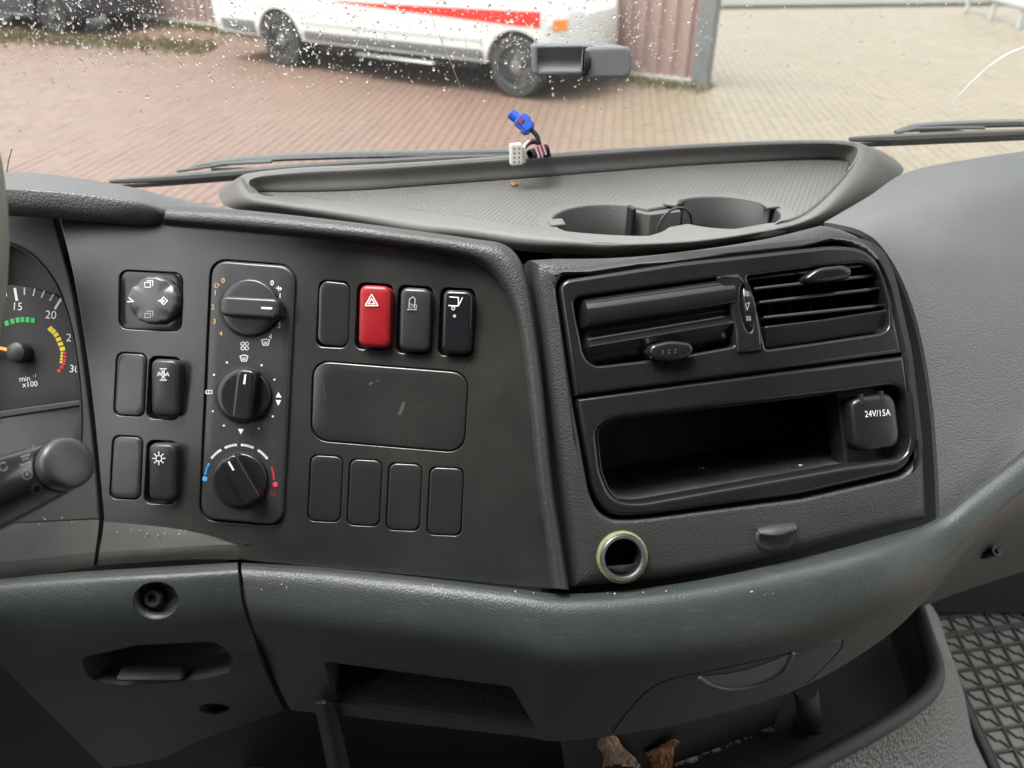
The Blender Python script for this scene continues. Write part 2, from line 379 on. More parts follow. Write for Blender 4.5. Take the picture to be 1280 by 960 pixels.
def rocker(q, name, mats, label=None, gloss=False, hi=.0085):
    g = G(); P4 = quad(*q)
    plate(g, PL, rpoly(P4, 9), -.010, hi, .0030, 4, hfun=lambda s, t: .0012 * (1 - t * t) - .0022 * t - .0007 * s * s)
    # black well behind it
    plate(g, PL, rpoly(grow(P4, 4.5), 9), -.016, -.0105, .0004, mat=1, back=True)
    o = g.build('rocker_switch', mats, panel)
    if label: o['label'] = label
    return o
def icon(o, pl, h, fn, name='icon'):
    p = Print(pl, h); fn(p); g2 = p.g
    me = o.data; ms = [m.name for m in me.materials]
    # join the print into its switch
    off = ORG[o.name]; bm = bmesh.new(); bm.from_mesh(me); base = len(ms)
    for m in p.mats: me.materials.append(MATS[m])
    vs_ = [bm.verts.new(Vector(v) - off) for v in g2.v]
    for f, mi in zip(g2.f, g2.m):
        try: fc = bm.faces.new([vs_[i] for i in f]); fc.material_index = base + mi; fc.smooth = False
        except ValueError: pass
    bm.to_mesh(me); bm.free()
s1 = rocker(SW['abr'], 'rs', ['switch', 'black'], 'black rocker switch printed with ABR over an axle')
def f(p):
    w = 'white_print'
    p.line([(200, 461), (208, 461)], 1.2, w); p.line([(200, 475), (208, 475)], 1.2, w); p.line([(202, 463), (206, 467), (206, 469), (202, 473)], 1, w); p.line([(206, 463), (202, 467), (202, 469), (206, 473)], 1, w)
    p.text('ABR', 204, 468, 5.5, w, 2, sx=-1.15)
icon(s1, PL, .0112, f)
s2 = rocker(SW['snow'], 'rs', ['switch', 'black'], 'black rocker switch printed with a white snowflake')
def f(p):
    for k in range(8):
        a = R(45 * k); p.line([(198.5 + 3.4 * math.cos(a), 573 + 3.4 * math.sin(a)), (198.5 + 8 * math.cos(a), 573 + 8 * math.sin(a))], 1.2, 'white_print')
    p.ring(198.5, 573, 3.6, 1.2, 'white_print')
icon(s2, PL, .0112, f)
s3 = rocker(SW['hazard'], 'rs', ['red', 'black'], 'red hazard warning switch with white triangle', hi=.0095)
def f(p):
    p.line([(464.5, 368), (456.5, 382), (472.5, 382)], 1.2, 'white_print', True); p.line([(464.5, 373), (460.5, 379.8), (468.5, 379.8)], 1.1, 'white_print', True)
icon(s3, PL, .0122, f)
s4 = rocker(SW['seat'], 'rs', ['switch', 'black'], 'dark rocker switch with a faint airbag and axle symbol')
def f(p):
    p.line([(511, 386), (512, 374), (516, 371), (519, 374), (518, 385)], 1.1, 'dim_print'); p.line([(509, 387), (521, 387)], 1, 'dim_print'); p.ring(519, 383, 2.2, .9, 'dim_print'); p.line([(513, 380), (517, 382)], 1, 'dim_print'); p.ring(513, 385, 1.8, .9, 'dim_print')
icon(s4, PL, .0112, f)
s5 = rocker(SW['lift'], 'rs', ['switch_gloss', 'black'], 'glossy black rocker switch with a white tail lift symbol')
def f(p):
    p.line([(562, 371), (573, 372), (573, 382.5), (561, 382)], 1.3, 'white_print'); p.line([(573, 382.5), (578, 372)], 1.2, 'white_print'); p.ring(566.5, 385.4, 1.9, 1.1, 'white_print'); p.disc(568, 395, 2, 'dim_print')
icon(s5, PL, .0112, f)
for i, q in enumerate(BL):
    g = G(); P4 = quad(*q)
    if i == 2: P4 = [(406, 351), (433, 354), (437, 362), (435, 425), (430, 433), (403, 431), (397, 424), (399, 359)]
    plate(g, PL, rpoly(P4, 9 if i != 2 else 4), -.010, .0009, .0009, 3); g.build('blank_cover', 'blank', panel)
g = G(); plate(g, PL, rpoly(bigblank_q, 20), -.010, .0012, .0011, 3); o = g.build('blank_cover', 'blank', panel); o['label'] = 'wide blank cover with a few scuffs'
def f(p):
    p.poly([(497, 519), (503, 503), (507, 502), (502, 518)], 'scuff'); p.poly([(461, 480), (465, 477), (467, 479), (462, 482)], 'scuff'); p.poly([(469, 477), (474, 474), (473, 477)], 'scuff'); p.line([(402, 470), (407, 500)], .7, 'scuff'); p.line([(393, 500), (392.5, 530)], .8, 'scuff')
icon(o, PL, .0014, f)
# backing behind all the openings
g = G(); plate(g, PL, [(80, 300), (600, 330), (670, 720), (300, 690), (130, 640)], -.030, -.017, .001, back=True); g.build('backing_plate', 'black', panel)
# mirror adjuster
g = G(); plate(g, PL, rpoly(grow(mirror_q, -.6), 11), -.014, -.0015, .001, 3, back=True)
o = g.build('mirror_adjuster', ['gloss_black'], panel)
g = G(); n = 48; pts = []
for i in range(n):
    a = 2 * math.pi * i / n; r = 31.5 - 1.4 * math.cos(8 * a) ** 2; pts.append((188.5 + r * math.cos(a), 374.5 + r * .98 * math.sin(a)))
plate(g, PL, pts, -.008, .0065, .0028, 4, hfun=lambda s, t: -.0026 * math.exp(-((abs(s) - .62) ** 2 + (abs(t) - .62) ** 2) / .035) - .0006 * (s * s + t * t))
md = g.build('mirror_adjuster_dial', ['dial'], panel)
def f(p):
    w = 'white_print'
    p.line([(181, 353), (188, 353), (188, 359), (181, 359)], 1.2, w, True); p.line([(184, 351), (191, 351), (191, 357)], 1.1, w)
    p.line([(181, 392), (188, 392), (188, 397), (181, 397)], 1.1, 'dim_print', True); p.line([(184, 389), (191, 389), (191, 395)], 1.1, 'dim_print')
    p.line([(159, 377), (167, 377), (161, 372)], 1.4, w)
    p.line([(204.5, 371), (209.5, 376), (204.5, 381), (199.5, 376)], 1.1, w, True); p.line([(198, 376), (205, 376)], 1.8, w); p.line([(203, 373.5), (206, 376), (203, 378.5)], 1.2, w)
icon(md, PL, .0068, f)

# --- climate control
g = G(); plate(g, PL, rpoly(grow(climate_q, -1.4), 19), -.010, .0035, .0024, 4); clim = g.build('climate_panel', 'switch', DASH)
def knob(u, v, r, ang, bl, bw, bh, base='switch', curve=False):
    g = G(); plate(g, PL, circ(u, v, r, n=48), .003, .0075, .0016, 3, hfun=lambda s, t: -.0012 * (s * s + t * t) * 0)
    c, s_ = math.cos(R(ang)), math.sin(R(ang)); out = []
    for x, y in rpoly([(-bl, -bw), (bl, -bw), (bl, bw), (-bl, bw)], bw * .6):
        out.append((u + x * c - y * s_, v + x * s_ + y * c))
    plate(g, PL, out, .006, .0075 + bh, .0024, 4)
    g2 = G(); plate(g2, PL, circ(u, v, r + 2.4, n=48), .0028, .0042, .0003, 2, mat=1); g.v, g.f, g.m = g.v + g2.v, g.f + [[i + len(g.v) for i in q] for q in g2.f], g.m + g2.m
    o = g.build('rotary_knob', [base, 'black'], clim)
    def f(p):
        x0, x1 = bl * .45, bl * .78
        p.line([(u + x0 * c, v + x0 * s_), (u + x1 * c, v + x1 * s_)], 2.4, 'white_print')
    icon(o, PL, .0075 + bh + .0003, f); return o
knob(311, 384, 35.5, 3, 36.5, 12.5, .009); knob(303.5, 494, 33.5, -83, 32.5, 12, .009, 'gloss_black'); knob(299, 600, 33.5, -120, 33, 11.5, .009, 'gloss_black')
p = Print(PL, .0039); W_, A_ = 'white_print', 'amber_print'
for t, u, v in (('0', 340, 354), ('1', 350, 370), ('2', 354, 390), ('3', 349, 407), ('4', 338, 421)): p.text(t, u, v, 6.6, W_, 2)
for t, u, v in (('0', 279, 351), ('1', 269, 366), ('2', 266, 384), ('3', 268, 402), ('4', 276, 417)): p.text(t, u, v, 6.4, A_, 2)
p.ring(271, 357, 2.6, 1, A_, 60, 330); p.line([(272, 357), (274, 357)], 1, A_)
p.line([(345, 360), (351, 361)], 1, W_); p.line([(348, 357.5), (348, 363.5)], 1, W_); p.line([(350, 359), (352, 361), (350, 363)], .8, W_)
for dx, dy in ((-2.6, -2.8), (2.6, -2.8), (-2.6, 2.8), (2.6, 2.8)): p.ring(306 + dx, 432.5 + dy, 2.1, 1.1, W_)
def demist(u, v, m):
    p.line([(u - 5, v - 3), (u, v - 4.2), (u + 5, v - 3), (u + 3, v + 3.4), (u - 3, v + 3.4)], 1, m, True); p.line([(u - 2.4, v - 1), (u, v), (u + 2.4, v - 1)], .8, m); p.line([(u - 2, v + 1.4), (u + 2, v + 1.4)], .8, m)
demist(332, 428, W_); demist(305, 448, W_)
for u, v in ((283.5, 453), (267.5, 468.5), (327, 456.5), (343, 474.5), (266, 514), (280, 532), (341, 520.5), (323.5, 535.5)): p.disc(u, v, 1.3, W_, 10)
p.line([(257.5, 488), (265, 488), (265, 492), (257.5, 492)], 1, W_, True); p.line([(261, 488), (261, 492)], .9, W_)
p.poly([(348, 490), (352, 497), (344.5, 496.7)], W_); p.poly([(344.5, 500), (351.6, 500.3), (347.8, 507)], W_); p.poly([(297.5, 536), (305, 536.3), (301, 543)], W_)
def arc(u, v, r, a0, a1, w, m): p.ring(u, v, r, w, m, a0, a1, 8)
arc(299, 600, 44, -141, -122, 3, W_); arc(299, 600, 44, -113, -95, 3, W_); arc(299, 600, 44, -86, -67, 3, W_); arc(299, 600, 44, -57, -38, 3, W_)
arc(299, 600, 43, 190, 208, 2.6, 'blue_print'); p.disc(256, 598.5, 3.3, 'blue_print'); arc(299, 600, 43.5, -20, -2, 2.6, 'red_print'); p.disc(344, 605.5, 3.3, 'red_print'); p.ring(341.5, 616.5, 3.6, 1.2, 'darkred_print'); p.line([(338, 616.5), (345, 616.5)], 1, 'darkred_print')
p.build('printed_scale', clim)

# --- instrument cluster
PC = PL.off(-.004)
g = G()
co = [tuple(q) for q in spl([(68, 277), (86, 350), (101, 440), (114, 540), (124, 649)], 16)] + [(-120, 662), (-120, 245), (64, 258)]
ch = [tuple(q) for q in spl([(-58, 298), (-10, 300), (25, 310), (48, 326), (69, 353), (81, 382), (90, 414), (96, 449), (100, 487), (102, 520), (101, 562)], 30)] + [(-58, 580)]
plate(g, PC, co, -.012, .004, .0012, holes=[ch], hbev=.0025)
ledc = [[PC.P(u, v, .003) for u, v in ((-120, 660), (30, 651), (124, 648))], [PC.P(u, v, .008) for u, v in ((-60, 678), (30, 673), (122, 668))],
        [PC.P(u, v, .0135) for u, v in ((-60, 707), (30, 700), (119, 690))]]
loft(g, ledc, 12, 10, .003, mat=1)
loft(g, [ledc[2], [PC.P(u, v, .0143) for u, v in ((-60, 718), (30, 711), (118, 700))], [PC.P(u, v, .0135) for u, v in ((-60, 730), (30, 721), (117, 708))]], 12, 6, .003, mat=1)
# cone walls down to the gauge face
hp = [PC.P(u, v, -.010) for u, v in ch]; ip = [PC.P(u, v, -.026) for u, v in ch]
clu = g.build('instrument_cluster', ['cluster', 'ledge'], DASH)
g = G(); k = len(hp); g.add([tuple(q) for q in hp + ip], ringfaces(0, k, k)); o = g.build('cluster_wall', 'cluster', clu)
sol = o.modifiers.new('s', 'SOLIDIFY'); sol.thickness = .002; sol.offset = 0
g = G()
fo = [(-60, 352)] + [tuple(q) for q in spl([(-20, 356), (20, 357), (52, 364), (80, 378), (92, 425), (99, 500)], 20)] + [(-60, 522)]
plate(g, PC, fo, -.030, -.020, .0006, back=True); face = g.build('gauge_face', 'face', clu)
g = G(); plate(g, PC, [(-60, 290), (30, 300), (120, 360), (125, 600), (-60, 600)], -.034, -.0305, .0006, back=True); g.build('cluster_back', 'cluster', clu)
g = G(); plate(g, PC, [(-60, 522), (99, 500), (100, 507), (-60, 531)], -.030, -.013, .0008, back=True); g.build('gauge_lip', 'cluster', clu)
g = G(); plate(g, PC, [(-60, 531), (100, 507), (102, 560), (-60, 592)], -.030, -.0165, .0006, back=True); g.build('cluster_lower_panel', 'panel', clu)
p = Print(PC, -.0196); cxy = (30, 440)
def tick(a0, b0, w): p.line([a0, b0], w, 'white_print')
tick((6.5, 362), (8.5, 370), 1.6); tick((18.5, 361), (21, 375), 3.4); tick((30.5, 360), (30.5, 368), 1.6); tick((43.5, 361), (41.5, 369.5), 1.6); tick((55.5, 363.5), (52, 371.5), 1.6); tick((67, 368), (62.5, 375.5), 1.6); tick((76, 374), (69, 385.5), 3.2)
p.text('15', 21.5, 383.5, 10, 'white_print', 3); p.text('20', 63.5, 394, 10.5, 'white_print', 4); p.text('2', 86, 422.5, 10, 'white_print', 5); p.text('30', 93, 461.5, 9.5, 'white_print', 4)
p.text('min', 31, 473.5, 7, 'white_print', -5); p.text('-1', 43.5, 469.5, 4.6, 'white_print', -5); p.text('x100', 37.5, 480.5, 7, 'white_print', -5)
for q in range(6):
    a = spl([(8.5, 404), (20, 400.5), (30, 399.6), (41, 400.3)], 6)[q]; an = R(lerp(-18, 6, q / 5)); c, s_ = math.cos(an), math.sin(an)
    p.poly([(a[0] + x * c - y * s_, a[1] + x * s_ + y * c) for x, y in ((-2.5, -3.2), (2.4, -3.2), (2.4, 3.2), (-2.5, 3.2))], 'green_print')
for q in range(6):
    a = spl([(63, 411), (69, 417), (74, 426), (78, 436)], 6)[q]; an = R(lerp(48, 82, q / 5)); c, s_ = math.cos(an), math.sin(an)
    p.poly([(a[0] + x * c - y * s_, a[1] + x * s_ + y * c) for x, y in ((-2.3, -3.2), (2.2, -3.2), (2.2, 3.2), (-2.3, 3.2))], 'yellow_print')
for q in range(4): p.poly([(76 - q * .3, 439.5 + q * 3.8), (79 - q * .3, 439.5 + q * 3.8), (79 - q * .5, 442.4 + q * 3.8), (76 - q * .5, 442.4 + q * 3.8)], 'yellow_print')
for q in range(6):
    a = spl([(81, 441), (81, 449), (79, 456), (74, 463)], 6)[q]; p.poly([(a[0] - 2.4, a[1] - 1.8), (a[0] + 2.2, a[1] - 1.5), (a[0] + 1.8, a[1] + 2), (a[0] - 2.6, a[1] + 1.7)], 'red_print')
p.build('printed_scale', clu)
g = G(); o0 = PC.P(29, 441, -.019); lathe(g, o0, PC.n, [(.0085, 0), (.0088, .004), (.0080, .0085), (.005, .0105), (.001, .011)], 28); g.build('gauge_hub', 'cluster', clu)
g = G(); tube(g, [PC.P(20, 439.5, -.0135), PC.P(-50, 424, -.0135)], [.0022, .0012], 8, flat=.5); g.build('needle', 'orange', clu)

# --- hood pad over the cluster
g = G()
st = (-60, 0, 60, 120, 170, 205, 250, 310)
def hrow(vs_, ds): return [D(u, v, d) for u, v, d in zip(st, vs_, ds)]
hood = [hrow((266, 269, 273, 277, 281, 283, 287, 292), (.595, .600, .600, .600, .600, .600, .600, .600)),
        hrow((264, 267, 270, 275, 279, 279, 282, 286), (.560, .565, .568, .572, .580, .592, .598, .600)),
        hrow((236, 239, 243, 249, 257, 265, 272, 278), (.552, .557, .560, .565, .572, .588, .597, .600)),
        hrow((229, 231, 234, 240, 248, 257, 266, 272), (.560, .564, .568, .573, .580, .594, .603, .604)),
        hrow((214, 215, 218, 226, 235, 244, 254, 265), (.600, .604, .608, .612, .616, .620, .622, .620)),
        hrow((226, 228, 231, 238, 246, 254, 262, 272), (.650, .652, .655, .655, .655, .655, .655, .655))]
loft(g, hood, 60, 34, .004); g.build('hood_pad', 'hood', DASH, ang=50)

# --- padded trim strip round the control panel
inn = [(204, 281), (300, 289), (430, 301), (520, 312), (580, 323), (612, 340), (636, 375), (650, 420), (661, 500), (671, 600), (681, 670), (690, 735)]
out_ = [(208, 258), (300, 263), (430, 277), (520, 289), (590, 299), (632, 308), (655, 338), (667, 395), (678, 480), (690, 600), (702, 680), (711, 737)]
rows = []
for f_, h in ((0, -.006), (.02, .004), (.22, .011), (.55, .0125), (.85, .010), (1.0, .004), (1.03, -.010)):
    rows.append([PL.P(lerp(a[0], b[0], f_), lerp(a[1], b[1], f_), h) for a, b in zip(inn, out_)])
g = G(); loft(g, rows, 90, 24, .003); g.build('trim_strip', 'skin_dark', DASH, ang=55)

# --- vent console skin
bez = [(699, 350), (850, 327), (1050, 305), (1090, 312), (1108, 345), (1130, 445), (1145, 560), (1132, 588), (1000, 618), (800, 645), (762, 645), (744, 620), (722, 500)]
bezr = [14, 0, 20, 22, 20, 0, 22, 18, 0, 20, 20, 14, 0]
sk = [tuple(q) for q in spl([(664, 322), (680, 420), (697, 560), (710, 670), (718, 738)], 14)][:-1] + [tuple(q) for q in spl([(718, 738), (850, 725), (1000, 694), (1166, 652)], 14)][:-1] + \
     [tuple(q) for q in spl([(1166, 652), (1163, 580), (1155, 490), (1140, 410), (1118, 340), (1090, 300), (1062, 284), (1036, 278)], 26)][:-1] + [tuple(q) for q in spl([(1036, 278), (960, 296), (860, 311), (770, 319), (664, 320)], 14)][:-1]
g = G(); plate(g, PR, sk, -.03, .002, .013, 6, holes=[rpoly(grow(bez, 5.5), [r + 4 for r in bezr]), circ(776, 695, 24, n=40)], hbev=.003); skin = g.build('console_skin', 'skin_dark', DASH, ang=40)
g = G(); plate(g, PR, grow(sk, 30), -.150, -.115, .002, back=True); g.build('console_backing', 'black', DASH)
# bezel halves
seamL, seamR = (721, 497), (1131, 443)
up = rpoly([(699, 350), (850, 327), (1050, 305), (1090, 312), (1108, 345), (1129.5, 441.5), (720.5, 495.5)], [14, 0, 20, 22, 20, 0, 0])
lo = rpoly([(721.5, 498.5), (1130.5, 444.5), (1145, 560), (1132, 588), (1000, 618), (800, 645), (762, 645), (744, 620)], [0, 0, 22, 18, 0, 20, 20, 14])
lv = rpoly([(716, 372), (800, 360), (897, 347), (920, 352), (922, 432), (840, 447), (742, 458), (730, 445)], [10, 0, 6, 10, 8, 0, 10, 8])
rv = rpoly([(934, 345), (1010, 335), (1080, 328), (1098, 338), (1111, 380), (1113, 408), (1104, 416), (1030, 427), (958, 437), (948, 395)], [4, 0, 10, 10, 6, 8, 6, 0, 4, 8])
cub = rpoly([(745, 535), (765, 524), (1045, 491), (1118, 481), (1133, 492), (1140, 555), (1130, 573), (1060, 583), (795, 630), (765, 624), (751, 590)], [10, 10, 0, 12, 10, 12, 10, 0, 16, 14, 10])
g = G(); plate(g, PR, up, -.014, .0045, .0035, 4, holes=[lv, rv], hbev=.0022); vb = g.build('vent_bezel', 'bezel', DASH)
g = G(); plate(g, PR, lo, -.014, .0035, .0030, 4, holes=[cub], hbev=.0035); cb = g.build('cubby_bezel', 'bezel', DASH)
g = G(); plate(g, PR, rpoly(grow(bez, 4), bezr), -.032, -.0145, .001, holes=[cub, lv, rv]); g.build('bezel_seat', 'black', DASH)
# vent boxes
for nm, op in (('vent_duct', lv), ('vent_duct', rv)):
    g = G(); A = [PR.P(u, v, -.010) for u, v in grow(op, 1.5)]; B = [PR.P(u, v, -.08) for u, v in op]; k = len(A)
    g.add(A + B, ringfaces(0, k, k) + [list(range(k, 2 * k))]); o = g.build(nm, 'black', vb); sol = o.modifiers.new('s', 'SOLIDIFY'); sol.thickness = .002; sol.offset = 0
# left drum
a0 = PR.ab(719, 370); a1 = PR.ab(921, 342)
g = G(); prof = [(.000, -.016), (.0005, -.006), (.003, .0005), (.008, .0042), (.014, .0056), (.0195, .0050), (.0215, .0035), (.0232, .0000), (.0255, -.0030), (.0290, -.0036), (.0325, -.0022), (.0352, .0012), (.0366, .0022), (.0385, .0010), (.044, -.003), (.051, -.009), (.058, -.020)]
p3 = spl(prof, 70); N = 26; V = []; Fs = []
for i in range(N):
    t = i / (N - 1); f_ = t; a = lerp(a0[0] + .001, a1[0] - .001, t); bb = lerp(a0[1], a1[1], t) + .0015
    e = min(1, min(t, 1 - t) / .05); e = math.sqrt(max(0, 1 - (1 - e) ** 2))
    for q in p3: V.append(PR.W(a, bb + q[0] * (.98 - .06 * t), q[1] * 1.0 + .0030 - (1 - e) * .010))
for i in range(N - 1):
    for j in range(69): a = i * 70 + j; Fs.append((a, a + 1, a + 71, a + 70))
g.add(V, Fs); o = g.build('vent_drum', 'drum', vb, ang=30); sol = o.modifiers.new('s', 'SOLIDIFY'); sol.thickness = .003; sol.offset = -1
M['gloss_black']
g = G(); plate(g, PR, rpoly([(811, 432), (838, 425), (866, 428), (869, 441), (846, 452), (815, 450)], 9), -.004, .0125, .003, 4); 
for i in range(3):
    for j in range(2): plate(g, PR, circ(829 + 8 * i, 439 + 3.2 * j - i * .7, 1.1, n=8), .0115, .0132, .0003, 1, mat=1)
g.build('vent_tab', ['gloss_black', 'switch'], vb)
# right slatted vent
L0 = [(934, 348), (941, 361), (948, 378), (953, 397)]; R0 = [(1083, 331), (1096, 344), (1105, 360), (1110, 381)]
for a, b in zip(L0, R0):
    g = G(); A = PR.P(a[0] + 2, a[1], -.001); B = PR.P(b[0] - 2, b[1], -.001); dn = PR.n * -1; q = PR.d
    t_ = q * .0007; V = []
    nS = 12
    for i in range(nS + 1):
        s = i / nS; c = A.lerp(B, s); bow = .0025 * (1 - (2 * s - 1) ** 2)
        c = c + PR.n * bow
        for x, y in ((0, .0002), (.0006, .0011), (.026, .0022), (.026, -.0004), (.0006, -.0011)): V.append(c + dn * x + q * (y + x * .10))
    Fs = []
    for i in range(nS): Fs += ringfaces(i * 5, i * 5 + 5, 5)
    Fs += [list(range(5)), list(range(nS * 5, nS * 5 + 5))]
    g.add(V, Fs); g.build('vent_slat', 'bezel', vb, ang=40)
g = G(); plate(g, PR, rpoly([(955, 408), (1030, 399), (1112, 386), (1112, 408), (1104, 415), (1030, 426), (960, 436)], [3, 0, 6, 6, 6, 0, 6]), -.02, -.002, .002, 3, back=True, hfun=lambda s, t: -.003 * t); g.build('vent_lower_lip', 'bezel_dark', vb)
for q in range(6):
    u = 955 + q * 25; g = G(); A = PR.P(u, 395 - q * 3, -.035); box(g, A, .0015, .02, .05, PR.r, PR.n, PR.d); g.build('vent_vane', 'black', vb)
g = G(); plate(g, PR, rpoly([(1007, 347), (1022, 335), (1055, 331), (1067, 336), (1066, 347), (1040, 352), (1012, 354)], 7), -.004, .0105, .0035, 4, hfun=lambda s, t: .001 * (1 - s * s) - .0015 * t); g.build('vent_tab', 'bezel', vb)
# pillar with thumbwheel
g = G()
plate(g, PR, rpoly([(896, 345), (925, 341), (938, 358), (948, 388), (954, 420), (953, 438), (922, 442), (920, 410), (913, 378)], [3, 3, 8, 8, 8, 2, 3, 8, 8]), -.014, .007, .003, 4, holes=[circ(934, 383, 8.5, 30, 30, 0)] and [[(934 + 8 * math.cos(t) + 3.5 * math.sin(t), 385 + 31 * math.sin(t)) for t in np.linspace(0, 2 * math.pi, 30, endpoint=False)]], hbev=.0012)
pil = g.build('vent_pillar', 'bezel', vb)
g = G(); wo = [(934 + 7.2 * math.cos(t) + 3.2 * math.sin(t), 385 + 29.5 * math.sin(t)) for t in np.linspace(0, 2 * math.pi, 30, endpoint=False)]
plate(g, PR, wo, -.008, .004, .0012, 3, hfun=lambda s, t: .0055 * (1 - t * t))
g.build('thumbwheel', 'gloss_black', vb)
p = Print(PR, .0098)
for t in (-17, 14): 
    for dx in (-1.6, 1.6):
        for dy in (-1.6, 1.6): p.ring(934.5 + t * .09 + dx, 384 + t + dy, 1.1, .7, 'dim_print', n=8)
p.line([(932, 380), (937, 378), (934, 388)], .8, 'dim_print', True)
p.build('fan_symbol', vb)
# cubby box
fl = [PR.P(u, v, -.012) for u, v in cub]; k = len(cub)
cc = PR.ab(930, 555)
def deep(u, v, h):
    a, b = PR.ab(u, v); return PR.W(cc[0] + (a - cc[0]) * .93, cc[1] + (b - cc[1]) * .9 - .010, h)
bk = [deep(u, v, -.105) for u, v in cub]
g = G(); g.add(fl + bk, ringfaces(0, k, k) + [list(range(k, 2 * k))]); o = g.build('cubby_box', 'cubby', cb, ang=50); sol = o.modifiers.new('s', 'SOLIDIFY'); sol.thickness = .0015; sol.offset = 0
# divider wall + socket plate + cover
q1 = [PR.P(u, v, h) for u, v, h in ((1046, 489, -.010), (1056, 585, -.010), (1056, 585, -.10), (1046, 489, -.10))]
g = G(); g.add(q1 + [x + PR.r * .003 for x in q1], [(0, 1, 2, 3), (4, 7, 6, 5)] + ringfaces(0, 4, 4)); g.build('cubby_divider', 'bezel_dark', cb)
g = G(); plate(g, PR, [(1047, 489), (1118, 481), (1136, 492), (1143, 560), (1130, 577), (1057, 585)], -.03, -.012, .0005, back=True); g.build('socket_plate', 'bezel_dark', cb)
sc_ = rpoly([(1064, 503), (1075, 496), (1110, 491), (1121, 500), (1127, 545), (1122, 558), (1082, 565), (1070, 558)], [6, 6, 6, 10, 6, 10, 10, 8])
g = G(); plate(g, PR, sc_, -.012, .0015, .004, 4, hfun=lambda s, t: .0012 * (1 - s * s)); 
for u, v in ((1078, 500), (1103, 496)): plate(g, PR, [(u - 1.5, v - 7), (u + 1.7, v - 7.3), (u + 2.2, v + 6), (u - 1, v + 6.4)], -.003, .0032, .0004, 1, mat=1)
scv = g.build('socket_cover', ['bezel_dark', 'black'], cb)
p = Print(PR, .0032); p.text('24V/15A', 1097, 517, 8.2, 'white_print', -4, sx=.80); icon(scv, PR, 0, lambda q: None)
o = p.build('socket_print', cb)
# crumbs on the cubby floor are set in the last section
# accessory socket ring
def discring(g, pl, u, v, rs, n=48):
    """rs: list of (radius px, height, material)"""
    o = pl.P(u, v, 0); m = pl.mpp(u, v); prev = None; V = []; 
    for r, h, mt in rs:
        ring = [o + pl.r * (r * m * math.cos(2 * math.pi * i / n)) + pl.d * (r * m * math.sin(2 * math.pi * i / n)) + pl.n * h for i in range(n)]
        if prev is not None: g.add(prev + ring, ringfaces(0, n, n), mt)
        prev = ring
    return prev
m_ = bpy.data.materials.new('lime_plastic'); t_, N_, L_, b_ = nodes(m_); MATS['lime_plastic'] = m_
b_.inputs['Base Color'].default_value = (.28, .295, .16, 1); b_.inputs['Roughness'].default_value = .25; b_.inputs['Transmission Weight'].default_value = .35; b_.inputs['IOR'].default_value = 1.45
g = G(); e = discring(g, PR, 776, 695, [(31.5, .001, 0), (31.5, .0045, 0), (30.6, .0058, 0), (29, .0064, 0), (28.4, .0060, 0), (28.2, .0064, 1), (27, .0078, 1), (24, .0076, 1), (22.4, .0058, 1), (21.6, .0020, 2), (20.5, -.016, 3), (0.2, -.017, 3)])
o = g.build('socket_ring', ['lime_plastic', 'chrome', 'gloss_black', 'black'], skin); o['label'] = 'lime and chrome rimmed power socket'
# hole in the skin for the socket: carve
c_ = G(); pc = circ(776, 695, 24, n=32); V = [PR.P(u, v, .02) for u, v in pc] + [PR.P(u, v, -.06) for u, v in pc]; c_.add(V, ringfaces(0, 32, 32) + [list(range(32)), list(range(32, 64))])
HOOKHOLE = rpoly([(943, 662), (993, 653), (994, 680), (985, 690), (955, 691), (945, 684)], 7)
weld(skin)
g = G(); hk = [[PR.P(u, v, h) for u, v, h in r_] for r_ in (
    ((947, 659, .001), (970, 655, .001), (995, 652, .001)), ((947, 661, .007), (970, 658, .009), (995, 655, .007)), ((949, 667, .010), (972, 668, .013), (996, 661, .010)),
    ((950, 671, .008), (972, 672, .0105), (995, 666, .008)))]
loft(g, hk, 20, 14, .003); 
plate(g, PR, rpoly([(945, 664), (994, 656), (994, 680), (985, 688), (956, 690), (946, 682)], 8), .0005, .0042, .0018, 3)
g.build('bag_hook', 'skin_dark', skin)
# --- top tray
ZT = 1.922
def zz(u, v, z=ZT): return Zp(u, v, z)
# floor: outline on the tray level, with the joined cup wells cut out
floor_px = [tuple(q) for q in spl([(318, 240), (400, 252), (520, 268), (640, 284), (720, 295), (800, 299), (880, 296), (960, 284), (1010, 268), (1045, 245)], 40)] + \
           [tuple(q) for q in spl([(1064, 200), (1050, 195), (900, 201), (750, 212), (600, 222), (450, 234), (345, 239), (320, 239)], 30)]
class ZPlane(Plane):
    def __init__(s, z): s.o = Vector((0, .62, z)); s.r = Vector((1, 0, 0)); s.d = Vector((0, -1, 0)); s.n = Vector((0, 0, 1))
TP = ZPlane(ZT)
wl = TP.ab(764, 276); wr = TP.ab(903, 265); rw = .0475; YS = .78
def well_outline(e=0, nk=.026):
    out = []; d = np.array(wr) - np.array(wl); L = np.linalg.norm(d); ph = math.atan2(d[1], d[0]); neck = nk + e
    R1 = rw + e; al = math.asin(min(.99, neck / R1))
    for i in range(28): a = ph + al + (2 * math.pi - 2 * al) * i / 27; out.append((wl[0] + R1 * math.cos(a), wl[1] + YS * R1 * math.sin(a)))
    for i in range(28): a = ph + math.pi + al + (2 * math.pi - 2 * al) * i / 27; out.append((wr[0] + R1 * math.cos(a), wr[1] + YS * R1 * math.sin(a)))
    return out
